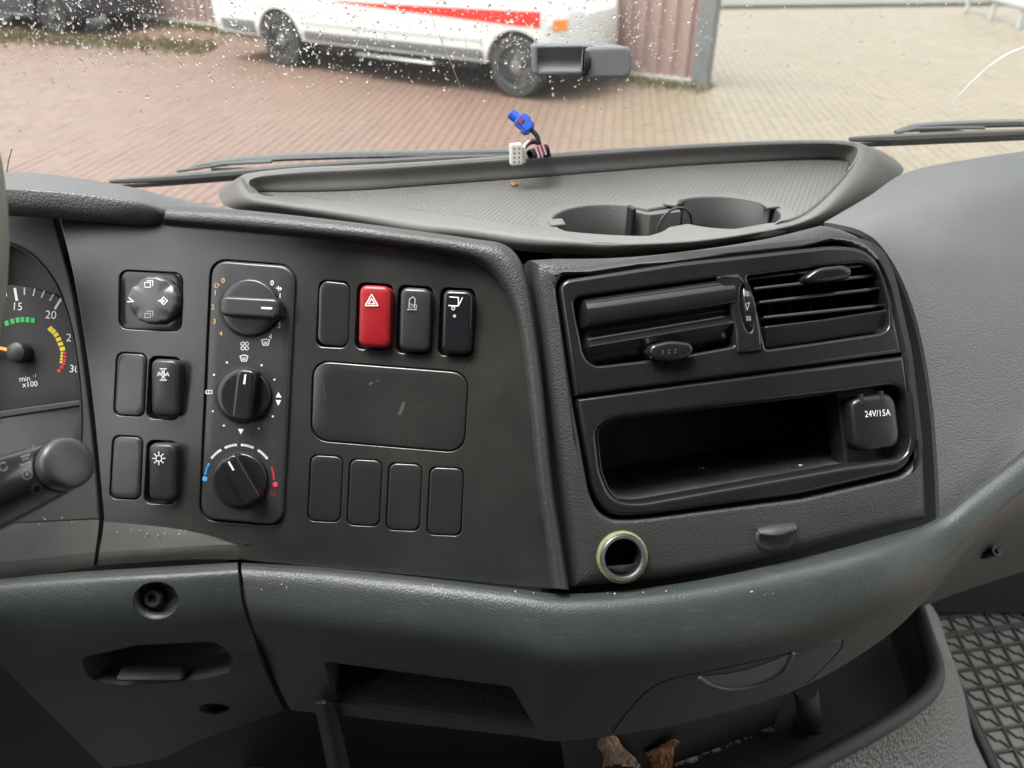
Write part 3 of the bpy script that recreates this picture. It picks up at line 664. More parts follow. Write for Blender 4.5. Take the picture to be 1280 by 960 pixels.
def tray_mat():
    m = plastic('traygrid', (.122, .121, .114), .50, dust=.25, dustcol=(.26, .24, .20)); t, N, L, b = nodes(m)
    tc = N.new("ShaderNodeTexCoord"); mp = N.new("ShaderNodeMapping"); mp.inputs['Rotation'].default_value = (0, 0, R(24)); L.new(tc.outputs['Object'], mp.inputs[0])
    sp = N.new("ShaderNodeSeparateXYZ"); L.new(mp.outputs[0], sp.inputs[0]); hs_ = []
    for ax in (0, 1):
        mu = N.new("ShaderNodeMath"); mu.operation = 'MULTIPLY'; mu.inputs[1].default_value = 2 * math.pi / .0042; L.new(sp.outputs[ax], mu.inputs[0])
        si = N.new("ShaderNodeMath"); si.operation = 'SINE'; L.new(mu.outputs[0], si.inputs[0]); hs_.append(si)
    mx = N.new("ShaderNodeMath"); mx.operation = 'MAXIMUM'; L.new(hs_[0].outputs[0], mx.inputs[0]); L.new(hs_[1].outputs[0], mx.inputs[1])
    bp = N.new("ShaderNodeBump"); bp.inputs['Strength'].default_value = .8; bp.inputs['Distance'].default_value = .0006; L.new(mx.outputs[0], bp.inputs['Height']); L.new(bp.outputs[0], b.inputs['Normal'])
tray_mat()
fa = [TP.ab(u, v) for u, v in floor_px]
g = G(); plate(g, TP, fa, -.004, 0, .0005, holes=[well_outline(.0115, .044)], local=True, hbev=.0004); tray = g.build('top_tray', 'traygrid', DASH)
# smooth collar round the wells (reaches to the front lip)
col = well_outline(.012, .044)
g = G(); plate(g, TP, col, -.005, .0004, .0004, holes=[well_outline(0)], local=True, hbev=.0015); collar = g.build('cup_holder_collar', 'traysmooth', tray)
g = G(); a = [TP.W(x, y, -.001) for x, y in well_outline(0)]; b = [TP.W(x, y, -.062) for x, y in well_outline(-.002)]; k = len(a)
g.add(a + b, ringfaces(0, k, k) + [list(range(k, 2 * k))]); o = g.build('cup_well', 'dark', tray); sol = o.modifiers.new('s', 'SOLIDIFY'); sol.thickness = .002; sol.offset = 0
# spring clips and divider between the two wells
mid = (np.array(wl) + np.array(wr)) / 2; dd = np.array(wr) - np.array(wl); dd /= np.linalg.norm(dd); nn = np.array([-dd[1], dd[0]])
def tp(c, x, y): q = mid + np.array(c) + dd * x + nn * y; return tuple(q)
g = G()
plate(g, TP, [tp((0, 0), -.020, -.020), tp((0, 0), -.010, -.012), tp((0, 0), .018, -.014), tp((0, 0), .018, -.030), tp((0, 0), -.020, -.030)], -.055, -.002, .001, local=True)
g.build('cup_divider', 'traysmooth', tray)
for (x, y, an) in ((-.024, -.020, 20), (.021, -.024, -30)):
    g = G(); c = TP.W(*tp((0, 0), x, y), -.012); X = Vector((math.cos(R(an)), math.sin(R(an)), 0)); box(g, c, .004, .010, .03, X, Vector((-X.y, X.x, 0)), bev=.0008); g.build('spring_clip', 'dark', tray)
for s, wc, an in ((-1, wl, 168), (1, wr, -20), (1, wr, -150)):
    g = G(); e = Vector((math.cos(R(an)), math.sin(R(an)), 0)); c = TP.W(wc[0] + rw * math.cos(R(an)) * 1.0, wc[1] + YS * rw * math.sin(R(an)), .0010)
    rad = (c - TP.W(wc[0], wc[1], .0015)).normalized(); tg = Vector((-rad.y, rad.x, 0))
    box(g, c - rad * .002, .012, .012, .003, rad, tg, bev=.0008); box(g, c - rad * .004 - Vector((0, 0, .016)), .002, .009, .034, rad, tg, bev=.0005); g.build('cup_clip', 'traysmooth', tray)
pts = []
for i in range(17):
    a = math.pi * i / 16; q = tp((.004, -.002), -.001 + .016 * math.cos(a), .010 - .004 * math.cos(a)); pts.append(TP.W(q[0], q[1], -.006 + .016 * math.sin(a)))
g = G(); tube(g, pts, .0011, 8); g.build('wire_loop', 'dim_wire' if 'dim_wire' in MATS else 'cluster', tray)
# rim: one loop round the tray, low along the front, a wall along the back
#   inner foot, inner top, outer top, outer foot (px), rim height, drop of the outer foot
def low(u): return float(np.interp(u, [330, 430, 520, 600, 640, 660, 760, 870, 960, 1010], [266, 281, 297, 305, 312, 315, 320, 313, 299, 284]))
hb = .0185
stn = []
for u, v0 in ((960, 284), (920, 291), (880, 296), (840, 299), (800, 300), (760, 298.5), (720, 295.5), (680, 290.5), (640, 285), (580, 277), (520, 269), (460, 261.5), (400, 254.5), (355, 249)):
    stn.append(((u, v0 - 5), (u, v0 - 2), (u, v0 + 3), (u, low(u)), .0006, .013))
stn += [((335, 245), (326, 243), (316, 244), (296, 262), .003, .012),
       ((322, 241), (312, 233), (303, 228), (276, 251), .009, .012),
       ((330, 240), (318, 221), (309, 217), (285, 230), .014, .012),
       ((380, 240), (375, 214), (374, 209.5), (370, 215), .0175, .012),
       ((450, 238), (450, 210), (450, 206), (450, 211), hb, .012),
       ((520, 233), (520, 206), (520, 202.5), (520, 208), hb, .012),
       ((680, 221), (680, 195), (680, 191.5), (680, 197), hb, .012),
       ((860, 207), (860, 183), (860, 180), (860, 186), hb, .012),
       ((990, 200), (990, 178), (990, 175), (992, 181), hb, .012),
       ((1045, 199), (1050, 179), (1056, 176), (1078, 181), .018, .012),
       ((1062, 205), (1072, 184), (1083, 183), (1128, 208), .016, .014),
       ((1056, 223), (1066, 204), (1080, 202), (1112, 229), .012, .014),
       ((1036, 247), (1045, 231), (1058, 232), (1078, 253), .007, .014),
       ((1008, 268), (1015, 260), (1028, 263), (1044, 274), .003, .014),
       ((985, 277), (989, 275), (996, 279), (1004, 289), .0012, .013)]
def stz(s, k):
    a, b, c, d, h, dr_ = s
    L = lambda p, q, t: (lerp(p[0], q[0], t), lerp(p[1], q[1], t))
    return [Zp(*a, ZT - .003), Zp(*a, ZT + .0002), Zp(*L(a, b, .5), ZT + h * .5), Zp(*L(a, b, .9), ZT + h * .93), Zp(*b, ZT + h * 1.0), Zp(*L(b, c, .5), ZT + h * 1.04), Zp(*c, ZT + h * .97), Zp(*L(c, d, .25), ZT + h * .75 - dr_ * .12), Zp(*L(c, d, .6), ZT + h * .35 - dr_ * .45), Zp(*d, ZT - dr_)][k]
loop = stn + [stn[0]]
g = G(); loft(g, [[stz(s, k) for s in loop] for k in range(10)], 180, 30, .002); g.build('tray_rim', 'traysmooth', tray, ang=70)

# --- passenger side fascia
rr5 = [[(1030, 278, .625), (1085, 246, .665), (1132, 216, .705), (1200, 201, .735), (1300, 186, .765)],
       [(1044, 280, .617), (1092, 262, .640), (1146, 234, .675), (1210, 211, .705), (1300, 195, .735)],
       [(1075, 288, .605), (1110, 280, .618), (1165, 262, .640), (1225, 246, .660), (1300, 236, .680)],
       [(1102, 308, .600), (1135, 312, .605), (1185, 310, .615), (1240, 306, .632), (1300, 300, .648)],
       [(1130, 355, .598), (1160, 360, .602), (1205, 360, .612), (1250, 358, .625), (1300, 356, .640)],
       [(1151, 420, .598), (1180, 420, .602), (1215, 420, .610), (1255, 420, .622), (1300, 418, .636)],
       [(1165, 500, .600), (1190, 500, .604), (1220, 495, .611), (1258, 490, .622), (1300, 484, .634)],
       [(1172, 580, .602), (1195, 570, .606), (1225, 556, .613), (1262, 535, .623), (1300, 515, .634)],
       [(1175, 652, .603), (1200, 632, .607), (1230, 607, .613), (1264, 577, .622), (1300, 545, .632)]]
g = G(); loft(g, [[D(*q) for q in r_] for r_ in rr5], 40, 50, .004); fas = g.build('passenger_fascia', 'skin', DASH, ang=60)
# --- lower beam
def beamd(u, v): return (PL if u < 700 else PR).depth(u, v)
us = [302, 400, 520, 640, 715, 850, 1000, 1110, 1168, 1215, 1300]
base = [PL.depth(u, 720) if u < 700 else PR.depth(u, 720) for u in us]; base[4] += .004; base[8] += .003; base[9] += .006; base[10] += .012
vr = [[703, 708, 720, 734, 742, 729, 698, 669, 650, 614, 548],
      [705, 711, 723, 737, 745, 733, 703, 675, 657, 622, 556],
      [712, 719, 731, 745, 754, 744, 716, 688, 670, 636, 570],
      [735, 742, 753, 768, 778, 770, 742, 712, 692, 652, 584],
      [770, 778, 789, 807, 820, 812, 786, 742, 712, 667, 596],
      [800, 810, 822, 840, 852, 846, 815, 764, 728, 677, 604],
      [850, 858, 872, 888, 894, 878, 838, 784, 738, 684, 610],
      [888, 896, 908, 920, 926, 906, 862, 800, 746, 690, 616]]
dr = [.004, -.006, -.016, -.021, -.021, -.008, .020, .045]
ux = [[0] * 11, [0] * 11, [0] * 11, [3, 2, 0, 0, 0, 0, 0, 0, 0, 0, 0], [10, 6, 3, 0, -2, 0, 0, 0, 0, 0, 0], [20, 12, 6, 2, -3, 0, 0, 0, 0, 0, 0], [42, 26, 14, 6, -5, 0, 0, -4, -4, -3, 0], [62, 40, 22, 10, -8, -5, -5, -8, -8, -5, 0]]
rows = [[D(u + ux[j][i], vr[j][i], base[i] + dr[j] * (1 if i < 8 else .55)) for i, u in enumerate(us)] for j in range(8)]
g = G(); loft(g, rows, 100, 50, .006); beam = g.build('lower_beam', 'beam', DASH, ang=50)
bb = g.bvh()
def on(b_, u, v, d=0):
    h = b_.ray_cast(CAM, ray(u, v).normalized()); p_ = h[0] if h[0] else D(u, v, .6); return p_ - ray(u, v).normalized() * d
def cutprism(poly, d0, d1): c = G(); prism(c, poly, d0, d1); return c
pocket = rpoly([(404, 826), (640, 858), (671, 911), (420, 878)], [6, 4, 4, 4])
def groove(path, b_, r, n=6):
    c = G(); tube(c, [on(b_, u, v) for u, v in path], r, n); return c
seam = [tuple(q) for q in spl([(757, 940), (768, 912), (800, 872), (835, 850), (900, 836), (980, 818), (1035, 803), (1052, 800)], 40)] + [tuple(q) for q in spl([(1053, 801), (1050, 812), (1030, 834), (1000, 862), (985, 880)], 16)]
pull = [tuple(q) for q in spl([(874, 846), (930, 838), (992, 816)], 10)] + [tuple(q) for q in spl([(990, 820), (978, 840), (950, 855), (915, 861), (890, 856), (876, 848)], 14)][:-1]
cut(beam, [cutprism(pocket, .40, .80), groove(seam, bb, .0011)])
# pocket lining
g = G(); A = [on(bb, u, v, -.003) for u, v in pocket]; k = len(pocket)
B = [on(bb, u, v, 0) + Vector((0, .085, .006)) for u, v in pocket]
g.add(A + B, ringfaces(0, k, k) + [list(range(k, 2 * k))]); o = g.build('pocket_lining', 'dark', beam); sol = o.modifiers.new('s', 'SOLIDIFY'); sol.thickness = .0015; sol.offset = 0
plastic('carpet', (.024, .021, .019), .9, grain=700, gs=.8, dust=.15, dustcol=(.07, .06, .05), dscale=30)
g = G(); q = [on(bb, u, v, 0) + off for u, v, off in ((422, 876, Vector((0, .004, .003))), (668, 908, Vector((0, .004, .003))), (668, 908, Vector((0, .083, .010))), (422, 876, Vector((0, .083, .010))))]
g.add(q + [x + Vector((0, 0, -.002)) for x in q], [(0, 1, 2, 3), (4, 5, 6, 7)] + ringfaces(0, 4, 4)); g.build('pocket_liner_mat', 'carpet', beam)
# finger pull of the drawer: a shallow scoop with a pale raised lip
g = G(); cen = np.mean(np.array(pull), axis=0); nP = len(pull)
lip = [on(bb, *q, .0016) for q in pull]; tube(g, lip[9:] + [lip[0]], .0015, 8); 
A = [on(bb, *q, .0008) for q in pull]; g.add(A + [on(bb, *cen, .0014)], [(i, (i + 1) % nP, nP) for i in range(nP)]); o = g.build('drawer_pull', 'pull', beam)
# --- fuse cover under the cluster
us2 = [-60, 0, 80, 160, 230, 297]
vr2 = [[731, 724, 716, 711, 707, 703], [735, 728, 721, 716, 712, 708], [745, 739, 733, 728, 724, 719], [772, 768, 764, 762, 760, 757], [800, 803, 804, 800, 796, 790], [850, 852, 850, 845, 840, 834], [960, 955, 945, 925, 908, 888]]
ux2 = [[0] * 6, [0] * 6, [0, 0, 0, 0, 0, 1], [0, 0, 0, 0, 3, 6], [30, 26, 18, 10, 10, 18], [80, 70, 50, 30, 22, 32], [190, 170, 130, 90, 70, 58]]
dr2 = [-.020, -.028, -.034, -.034, -.026, -.010, .035]
rows = [[D(u + ux2[j][i], vr2[j][i], PL.depth(u, 720) + dr2[j] + (.012 if i == 5 else .005 if i == 4 else 0)) for i, u in enumerate(us2)] for j in range(7)]
g = G(); loft(g, rows, 60, 44, .005); fuse = g.build('fuse_cover', 'beam', DASH, ang=50); fb = g.bvh()
hnd = rpoly([(100, 822), (170, 806), (270, 801), (290, 818), (294, 840), (250, 850), (150, 858), (112, 850)], [10, 0, 14, 10, 10, 0, 10, 10])
scw = circ(195, 751, 29, 24, 32); sm = circ(268, 886, 20, 7, 20)
cut(fuse, [cutprism(hnd, .4, .9), cutprism(scw, .4, .9), cutprism(sm, .4, .9)])
def scoop(poly, dep, nm, par, b_, mat, shift=Vector((0, 0, 0)), sc=.8):
    c = np.mean(np.array(poly), axis=0); k = len(poly); A = [on(b_, *q, -.002) for q in poly]; V = list(A); Fs = []
    for j, (s, h) in enumerate(((.97, .5), (.9, .85), (sc, 1.0))):
        V += [on(b_, *(c + (np.array(q) - c) * s), -.002) + FW * dep * h + shift * h for q in poly]; Fs += ringfaces(j * k, j * k + k, k)
    Fs.append(list(range(3 * k, 4 * k))); g = G(); g.add(V, Fs); o = g.build(nm, mat, par, ang=50); s_ = o.modifiers.new('s', 'SOLIDIFY'); s_.thickness = .0015; s_.offset = 0; return o
scoop(hnd, .030, 'handle_recess', fuse, fb, 'dark', Vector((0, 0, .012))); scoop(scw, .014, 'screw_recess', fuse, fb, 'beam', Vector((0, 0, .004)), .6); scoop(sm, .008, 'lower_recess', fuse, fb, 'dark')
g = G(); lathe(g, on(fb, 194, 746, -.014), -FW, [(.0075, 0), (.0075, .003), (.006, .005), (.0035, .005), (.003, .002), (.0005, .002)], 20); g.build('screw', 'dark', fuse)
g = G(); box(g, on(fb, 190, 842, -.010), .05, .012, .006, bev=.002); g.build('release_latch', 'dark', fuse)
g = G(); loft(g, [[D(285, 700, .60), D(312, 790, .60), D(350, 900, .65)], [D(320, 700, .60), D(345, 790, .60), D(392, 900, .65)]], 12, 4, .003); g.build('joint_filler', 'black', DASH)  # black strip added behind the joint to hide a light leak
# ------------------------------------------------------------------ cab shell round the dashboard (unseen; cut and toned to shape the light on it)
plastic('headliner', (.20, .195, .185), .9, var=.05); plastic('cabgrey', (.08, .08, .077), .7); plastic('floorgrey', (.10, .10, .095), .8, dust=.3, dustcol=(.1, .095, .085))
def slab(name, c, s, mat, kind='structure'):
    g = G(); box(g, c, *s); o = g.build(name, mat, None); return struct(o, kind)
slab('floor', (0, .0, 1.02), (2.16, 2.2, .04), 'floorgrey')
slab('wall_rear', (0, -.72, 1.92), (2.2, .04, 1.76), 'cabgrey')
slab('ceiling', (0, -.24, 2.82), (2.2, .96, .04), 'headliner')  # roof stops short in front so sky light reaches the tray
for s, nm in ((-1, 'wall_left'), (1, 'wall_right')):
    g = G(); x = s * 1.10
    box(g, (x, -.05, 1.48), .05, 1.75, .88) if s < 0 else box(g, (x, .80, 1.48), .05, .06, .88); box(g, (x, .80, 2.31), .06, .06, .80); box(g, (x, -.43 if s > 0 else -.54, 2.37), .05, .62 if s > 0 else .40, .86)  # rear side panels added to darken what the dash reflects
    struct(g.build(nm, 'cabgrey'))
g = G(); box(g, (0, 1.02, 1.35), 2.16, .03, .80); struct(g.build('wall_front', 'dark'))
# passenger toe board and side lining of the foot well
g = G()
loft(g, [[Vector((x, 1.0, 1.62)) for x in (.3, .7, 1.07)], [Vector((x, .985, 1.42)) for x in (.3, .7, 1.07)], [Vector((x, .95, 1.40)) for x in (.3, .7, 1.07)], [Vector((x, .945, 1.22)) for x in (.3, .7, 1.07)], [Vector((x, .93, 1.06)) for x in (.3, .7, 1.07)]], 10, 40, .01)
struct(g.build('wall_toe_board', 'dark', ang=40))
under = thing('glovebox', D(1240, 690, .9), 'dark glovebox underside with a small fastener below the passenger fascia', 'glovebox')
g = G(); loft(g, [[D(1130, 770, .72), D(1200, 700, .72), D(1310, 600, .72)], [D(1125, 765, .80), D(1210, 700, .80), D(1310, 640, .80)], [D(1135, 760, .86), D(1215, 722, .86), D(1310, 690, .86)], [D(1135, 765, .90), D(1215, 735, .90), D(1310, 705, .90)]], 16, 16, .004); g.build('underside_panel', 'beam', under)
g = G(); tube(g, [D(1228, 695, .82), D(1246, 689, .80)], [.004, .005], 10); tube(g, [D(1246, 689, .80), D(1253, 686, .80)], [.003, .002], 8); g.build('fastener', 'cluster', under)

# ------------------------------------------------------------------ centre bin on the engine tunnel
BIN = thing('storage_bin', Zp(1100, 900, 1.05), 'black moulded floor bin with rounded rim below the centre console', 'storage bin')
ZR, ZF = 1.44, 1.385
rim_px = [(1136, 738), (1148, 764), (1160, 800), (1170, 834), (1166, 858), (1143, 882), (1098, 911), (1048, 938), (990, 968), (920, 1002)]
rimp = [Zp(u, v, ZR) for u, v in rim_px]
g = G(); tube(g, [Vector(q) for q in spl(rimp, 70)], .0085, 12); g.build('rim', 'rubber', BIN)
cb_ = Vector((.05, .45, 0))
inn_ = [Vector((p.x + (cb_.x - p.x) * .06, p.y + (cb_.y - p.y) * .06, ZF)) for p in rimp]
g = G(); loft(g, [rimp, [a.lerp(b, .5) + Vector((0, 0, .002)) for a, b in zip(rimp, inn_)], inn_, [Vector((p.x + (cb_.x - p.x) * .3, p.y + (cb_.y - p.y) * .2, ZF - .004)) for p in rimp]], 60, 14, .004); g.build('bin_wall', 'bin', BIN)
g = G(); box(g, (.12, .42, ZF - .012), .90, .90, .012); 
g2 = G(); V = [Vector((-.28, -.05, ZF - .006)), Vector((inn_[-1].x, inn_[-1].y, ZF - .006))] + [Vector((p.x, p.y, ZF - .006)) for p in inn_[::-1]] + [Vector((.40, .95, ZF - .006)), Vector((-.28, .95, ZF - .006))]
g2.add(V + [v - Vector((0, 0, .006)) for v in V], [list(range(len(V))), list(range(len(V), 2 * len(V)))] + ringfaces(0, len(V), len(V))); g2.build('bin_floor', 'bin', BIN)
foot_px = [(1158, 772), (1163, 780), (1172, 812), (1186, 850), (1200, 885), (1216, 922), (1238, 968), (1262, 1015), (1300, 1090), (1340, 1180)]
footp = [Zp(u, v, 1.05) for u, v in foot_px]
g = G(); loft(g, [[p + Vector((.004, 0, -.006)) for p in rimp], [p.lerp(q, .10) + Vector((.003, 0, 0)) for p, q in zip(rimp, footp)], [p.lerp(q, .55) + Vector((.02, 0, 0)) for p, q in zip(rimp, footp)], footp], 60, 24, .005); g.build('tunnel_side', 'pebble', BIN)
g = G(); tube(g, [D(1006, 858, .68), Zp(1013, 902, ZF)], [.011, .012], 14); lathe(g, Zp(1013, 902, ZF - .004), (0, 0, 1), [(.016, 0), (.016, .004), (.012, .007)], 16); g.build('post', 'bin', BIN)
# drawer front that drops from the beam to the bin
g = G(); loft(g, [[D(u, v, d) for u, v, d in r_] for r_ in (((700, 925, .60), (770, 910, .605), (850, 895, .61), (940, 872, .62), (1005, 850, .63)), ((705, 950, .66), (770, 930, .665), (850, 915, .67), (930, 890, .68), (985, 870, .69)),
      ((712, 1005, .755), (780, 977, .765), (850, 952, .775), (915, 928, .785), (967, 906, .80)))], 30, 20, .004); g.build('drawer_front', 'dark', DASH)
# dark panel widened into a black sheet for foot-well shade; stay beside it
g = G(); loft(g, [[D(-90, 745, .60), D(130, 850, .65), D(360, 870, .65), D(520, 890, .64), D(730, 920, .64)], [D(-90, 900, .76), D(130, 910, .76), D(360, 915, .75), D(520, 930, .74), D(730, 950, .74)], [D(-90, 1050, .90), D(130, 1050, .90), D(380, 1050, .90), D(520, 1050, .88), D(730, 1050, .84)]], 24, 12, .004); g.build('lower_shade_panel', 'black', DASH)
g = G(); loft(g, [[D(392, 880, .60), D(402, 925, .63), D(414, 985, .66)], [D(405, 880, .592), D(416, 925, .622), D(428, 985, .652)], [D(418, 882, .60), D(430, 925, .63), D(443, 985, .66)]], 14, 10, .003); g.build('support_stay', 'dark', DASH)
g = G(); box(g, (0, .93, 1.50), 2.0, .02, .5); g.build('leak_board', 'black', DASH)  # black board added behind the dash to block light leaks
g = G(); box(g, (0, .78, 1.74), 2.0, .20, .03); g.build('scuttle', 'dark', DASH)

# ------------------------------------------------------------------ rubber foot mat
MAT = thing('floor_mat', Zp(1220, 870, 1.05), 'dusty grey rubber foot mat with square ribs in the passenger foot well', 'floor mat')
MZ = 1.050
m0 = Zp(1163, 776, MZ); e1 = (Zp(1280, 760, MZ) - m0); e1.z = 0; e1.normalize(); e2 = (Zp(1243, 960, MZ) - Zp(1166, 792, MZ)); e2.z = 0; e2.normalize()
cs = (Zp(1191, 787, MZ) - Zp(1168, 790, MZ)).length
def mp(a, b, h=0): return m0 + e1 * a + e2 * b + Vector((0, 0, h))
nx, ny = 16, 22; c2 = cs * 1.02
g = G(); q = [mp(-.006, -.004), mp(nx * cs, -.004), mp(nx * cs, ny * c2 + .01), mp(-.006, ny * c2 + .01)]
g.add(q + [p - Vector((0, 0, .008)) for p in q], [(0, 1, 2, 3), (7, 6, 5, 4)] + ringfaces(0, 4, 4)); g.build('base', 'matrub', MAT)
g = G(); hr = .0055
def bar(A, B, w, h):
    d = (B - A); d.z = 0; d.normalize(); n_ = Vector((-d.y, d.x, 0)); V = [A - n_ * w, A + n_ * w, B + n_ * w, B - n_ * w]
    g.add(V + [p + Vector((0, 0, h)) + (-n_ if i in (1, 2) else n_) * w * .4 for i, p in enumerate(V)], [(4, 5, 6, 7)] + ringfaces(0, 4, 4))
for i in range(nx + 1): bar(mp(i * cs, 0), mp(i * cs, ny * c2), .0022, hr)
for j in range(ny + 1): bar(mp(0, j * c2), mp(nx * cs, j * c2), .0030 if j != 1 else .0065, hr)
g.build('grid_ribs', 'matrib', MAT, flat=True)
g = G()
for i in range(nx):
    for j in range(ny):
        a = mp((i + .12) * cs, (j + .10) * c2); b = mp((i + .42) * cs, (j + .52) * c2); c = mp((i + .58) * cs, (j + .52) * c2); d = mp((i + .90) * cs, (j + .92) * c2)
        for A, B in ((a, b), (b, c), (c, d)): bar(A, B, .0011, hr * .8)
g.build('zigzag_ribs', 'matrib', MAT, flat=True)
g = G(); tube(g, [mp(-.008, t * ny * c2 / 12, .003) for t in range(13)], .006, 8, flat=.8); g.build('border', 'rubber', MAT)

# ------------------------------------------------------------------ stalk and steering wheel
tipc = D(92, 576, .392); rootc = D(-10, 619, .436); ax = (tipc - rootc).normalized()
STK = thing('wiper_stalk', rootc, 'black multifunction stalk with rounded end dial and white symbols, left edge', 'stalk')
Ls = (tipc - rootc).length; g = G()
lathe(g, rootc - ax * .10, ax, [(.0245, 0), (.0225, .06), (.0200, .10), (.0142, .10 + Ls - .0155), (.0136, .10 + Ls - .0135)], 40); st_b = g.build('stalk_arm', 'stalk', STK)
sb = g.bvh()
g = G(); e0 = Ls - .0135
lathe(g, rootc, ax, [(.0118, e0 - .003), (.0118, e0 + .0016), (.0132, e0 + .0022), (.0136, e0 + .0075), (.0133, e0 + .0090), (.0125, e0 + .0103), (.0108, e0 + .0110), (.006, e0 + .0115), (.0005, e0 + .0117)], 44); g.build('end_dial', 'stalk_end', STK, ang=60)
class Surf:
    def __init__(s, b): s.b = b
    def P(s, u, v, h=0): return on(s.b, u, v, h)
p = Print(Surf(sb), .0004)
p.poly([(43, 571.5), (52, 565.5), (52, 568), (61, 566.5), (61, 569.5), (52, 571), (52, 573.5)], 'faint_print'); p.poly([(48, 585), (55, 595), (50, 597)], 'faint_print'); p.poly([(55, 601), (62, 601), (67, 611)], 'faint_print')
p.line([(27, 571), (37, 568), (36, 578), (26, 582)], 1.4, 'faint_print', True); p.line([(28, 575), (36, 572)], 1.2, 'faint_print'); p.ring(34, 593, 6, 1.3, 'faint_print'); p.disc(34, 593, 2, 'faint_print'); p.ring(4, 583, 5, 1.5, 'faint_print', 0, 300); p.ring(38, 558, 4, 1.2, 'faint_print', 150, 400); p.ring(46, 611, 6, 1.1, 'faint_print')
p.build('printed_symbols', STK)
wr0 = D(4, 300, .40); wax = -FW; wx = Vector((1, 0, 0)); wy = wax.cross(wx); wc_ = wr0 - wx * .238
WHL = thing('steering_wheel', wc_, 'sliver of a grey steering wheel rim at the left edge', 'steering wheel')
plastic('wheelgrey', (.24, .23, .205), .5, grain=900, gs=.2)
g = G(); n1, n2 = 72, 14; V = []; Fs = []
for i in range(n1):
    a = 2 * math.pi * i / n1; e = wx * math.cos(a) + wy * math.sin(a); c = wc_ + e * .223
    for j in range(n2): b = 2 * math.pi * j / n2; V.append(c + e * (.015 * math.cos(b)) + wax * (.017 * math.sin(b)))
for i in range(n1):
    for j in range(n2): Fs.append((i * n2 + j, ((i + 1) % n1) * n2 + j, ((i + 1) % n1) * n2 + (j + 1) % n2, i * n2 + (j + 1) % n2))
g.add(V, Fs); g.build('rim', 'wheelgrey', WHL, ang=80)
g = G(); lathe(g, wc_ - wax * .05, wax, [(.045, -.02), (.055, .0), (.05, .012), (.03, .018), (.001, .02)], 32); g.build('hub', 'switch', WHL)
for a in (215, 250):
    g = G(); e = wx * math.cos(R(a)) + wy * math.sin(R(a)); tube(g, [wc_ + e * .03 - wax * .05, wc_ + e * .215], [.02, .012], 10, flat=.5); g.build('spoke', 'switch', WHL)

# ------------------------------------------------------------------ windscreen, rain, wipers, sensor
WS = Plane((0, .80, 2.10), 0, R(-11))
gm = bpy.data.materials.new('screen_glass'); MATS['screen_glass'] = gm; gm.use_nodes = True; t_ = gm.node_tree; t_.nodes.remove(t_.nodes['Principled BSDF'])
tr = t_.nodes.new('ShaderNodeBsdfTransparent'); tr.inputs[0].default_value = (.93, .96, .945, 1); gl = t_.nodes.new('ShaderNodeBsdfGlossy'); gl.inputs['Roughness'].default_value = .02
fr_ = t_.nodes.new('ShaderNodeFresnel'); fr_.inputs[0].default_value = 1.25; mx = t_.nodes.new('ShaderNodeMixShader'); t_.links.new(fr_.outputs[0], mx.inputs[0]); t_.links.new(tr.outputs[0], mx.inputs[1]); t_.links.new(gl.outputs[0], mx.inputs[2]); dfv = t_.nodes.new('ShaderNodeBsdfTranslucent'); dfv.inputs[0].default_value = (.95, .95, .93, 1); m2 = t_.nodes.new('ShaderNodeMixShader'); m2.inputs[0].default_value = .009   # wet, faintly dirty film
t_.links.new(mx.outputs[0], m2.inputs[1]); t_.links.new(dfv.outputs[0], m2.inputs[2]); t_.links.new(m2.outputs[0], t_.nodes['Material Output'].inputs[0])
g = G(); A = [WS.W(-1.06, -.55, 0), WS.W(1.06, -.55, 0), WS.W(1.06, .33, 0), WS.W(-1.06, .33, 0)]; g.add(A + [p - WS.n * .005 for p in A], [(0, 1, 2, 3), (4, 7, 6, 5)] + ringfaces(0, 4, 4))
wsc = g.build('windscreen', 'screen_glass', None, flat=True); tag(wsc, 'clear rain-spotted windscreen behind the dashboard', 'windscreen')
wm = bpy.data.materials.new('water'); MATS['water'] = wm; wm.use_nodes = True; t_ = wm.node_tree; t_.nodes.remove(t_.nodes['Principled BSDF']); gb = t_.nodes.new('ShaderNodeBsdfGlass'); gb.inputs['IOR'].default_value = 1.33; gb.inputs['Roughness'].default_value = 0; t_.links.new(gb.outputs[0], t_.nodes['Material Output'].inputs[0])
g = G(); rnd = random.Random(3); cnt = 0
WO = WS.off(-.0052)
def drop(u, v, ra, rb, an, hh):
    a0_, b0_ = WO.ab(u, v); n = 9; V = []; ca, sa = math.cos(an), math.sin(an); k1, k2 = rnd.uniform(-.25, .25), rnd.uniform(-.3, .3)
    for s, h in ((1, 0), (.86, .5), (.55, .85)):
        for i in range(n):
            t = 2 * math.pi * i / n; x = ra * s * math.cos(t) * (1 + k1 * math.sin(t)); y = rb * s * math.sin(t) * (1 + k2 * math.cos(2 * t)); V.append(WO.W(a0_ + x * ca - y * sa, b0_ + x * sa + y * ca, -h * hh))
    V.append(WO.W(a0_, b0_, -hh)); g.add(V, [list(range(n))] + ringfaces(0, n, n) + ringfaces(n, 2 * n, n) + [(2 * n + i, 2 * n + (i + 1) % n, 3 * n) for i in range(n)])
tries = 0
while cnt < 6400 and tries < 60000:
    tries += 1
    u, v = rnd.uniform(-60, 1340), rnd.uniform(-60, 205)
    edge = 118 + 20 * math.sin(u / 150) if u < 880 else 70
    dens = max(.035, min(1, (edge - v) / 55)) if u < 640 else max(.05, min(1, (edge + 25 - v) / 70)) * (1 if u < 800 else .55 if u < 900 else .30)
    if rnd.random() > dens: continue
    m = .00082; r = m * min(2.2, .37 + rnd.expovariate(2.4)) * (.8 if u > 880 else 1); an = rnd.gauss(.35, .5)
    drop(u, v, r * .8, r * rnd.uniform(.9, 1.7), an, r * .42); cnt += 1
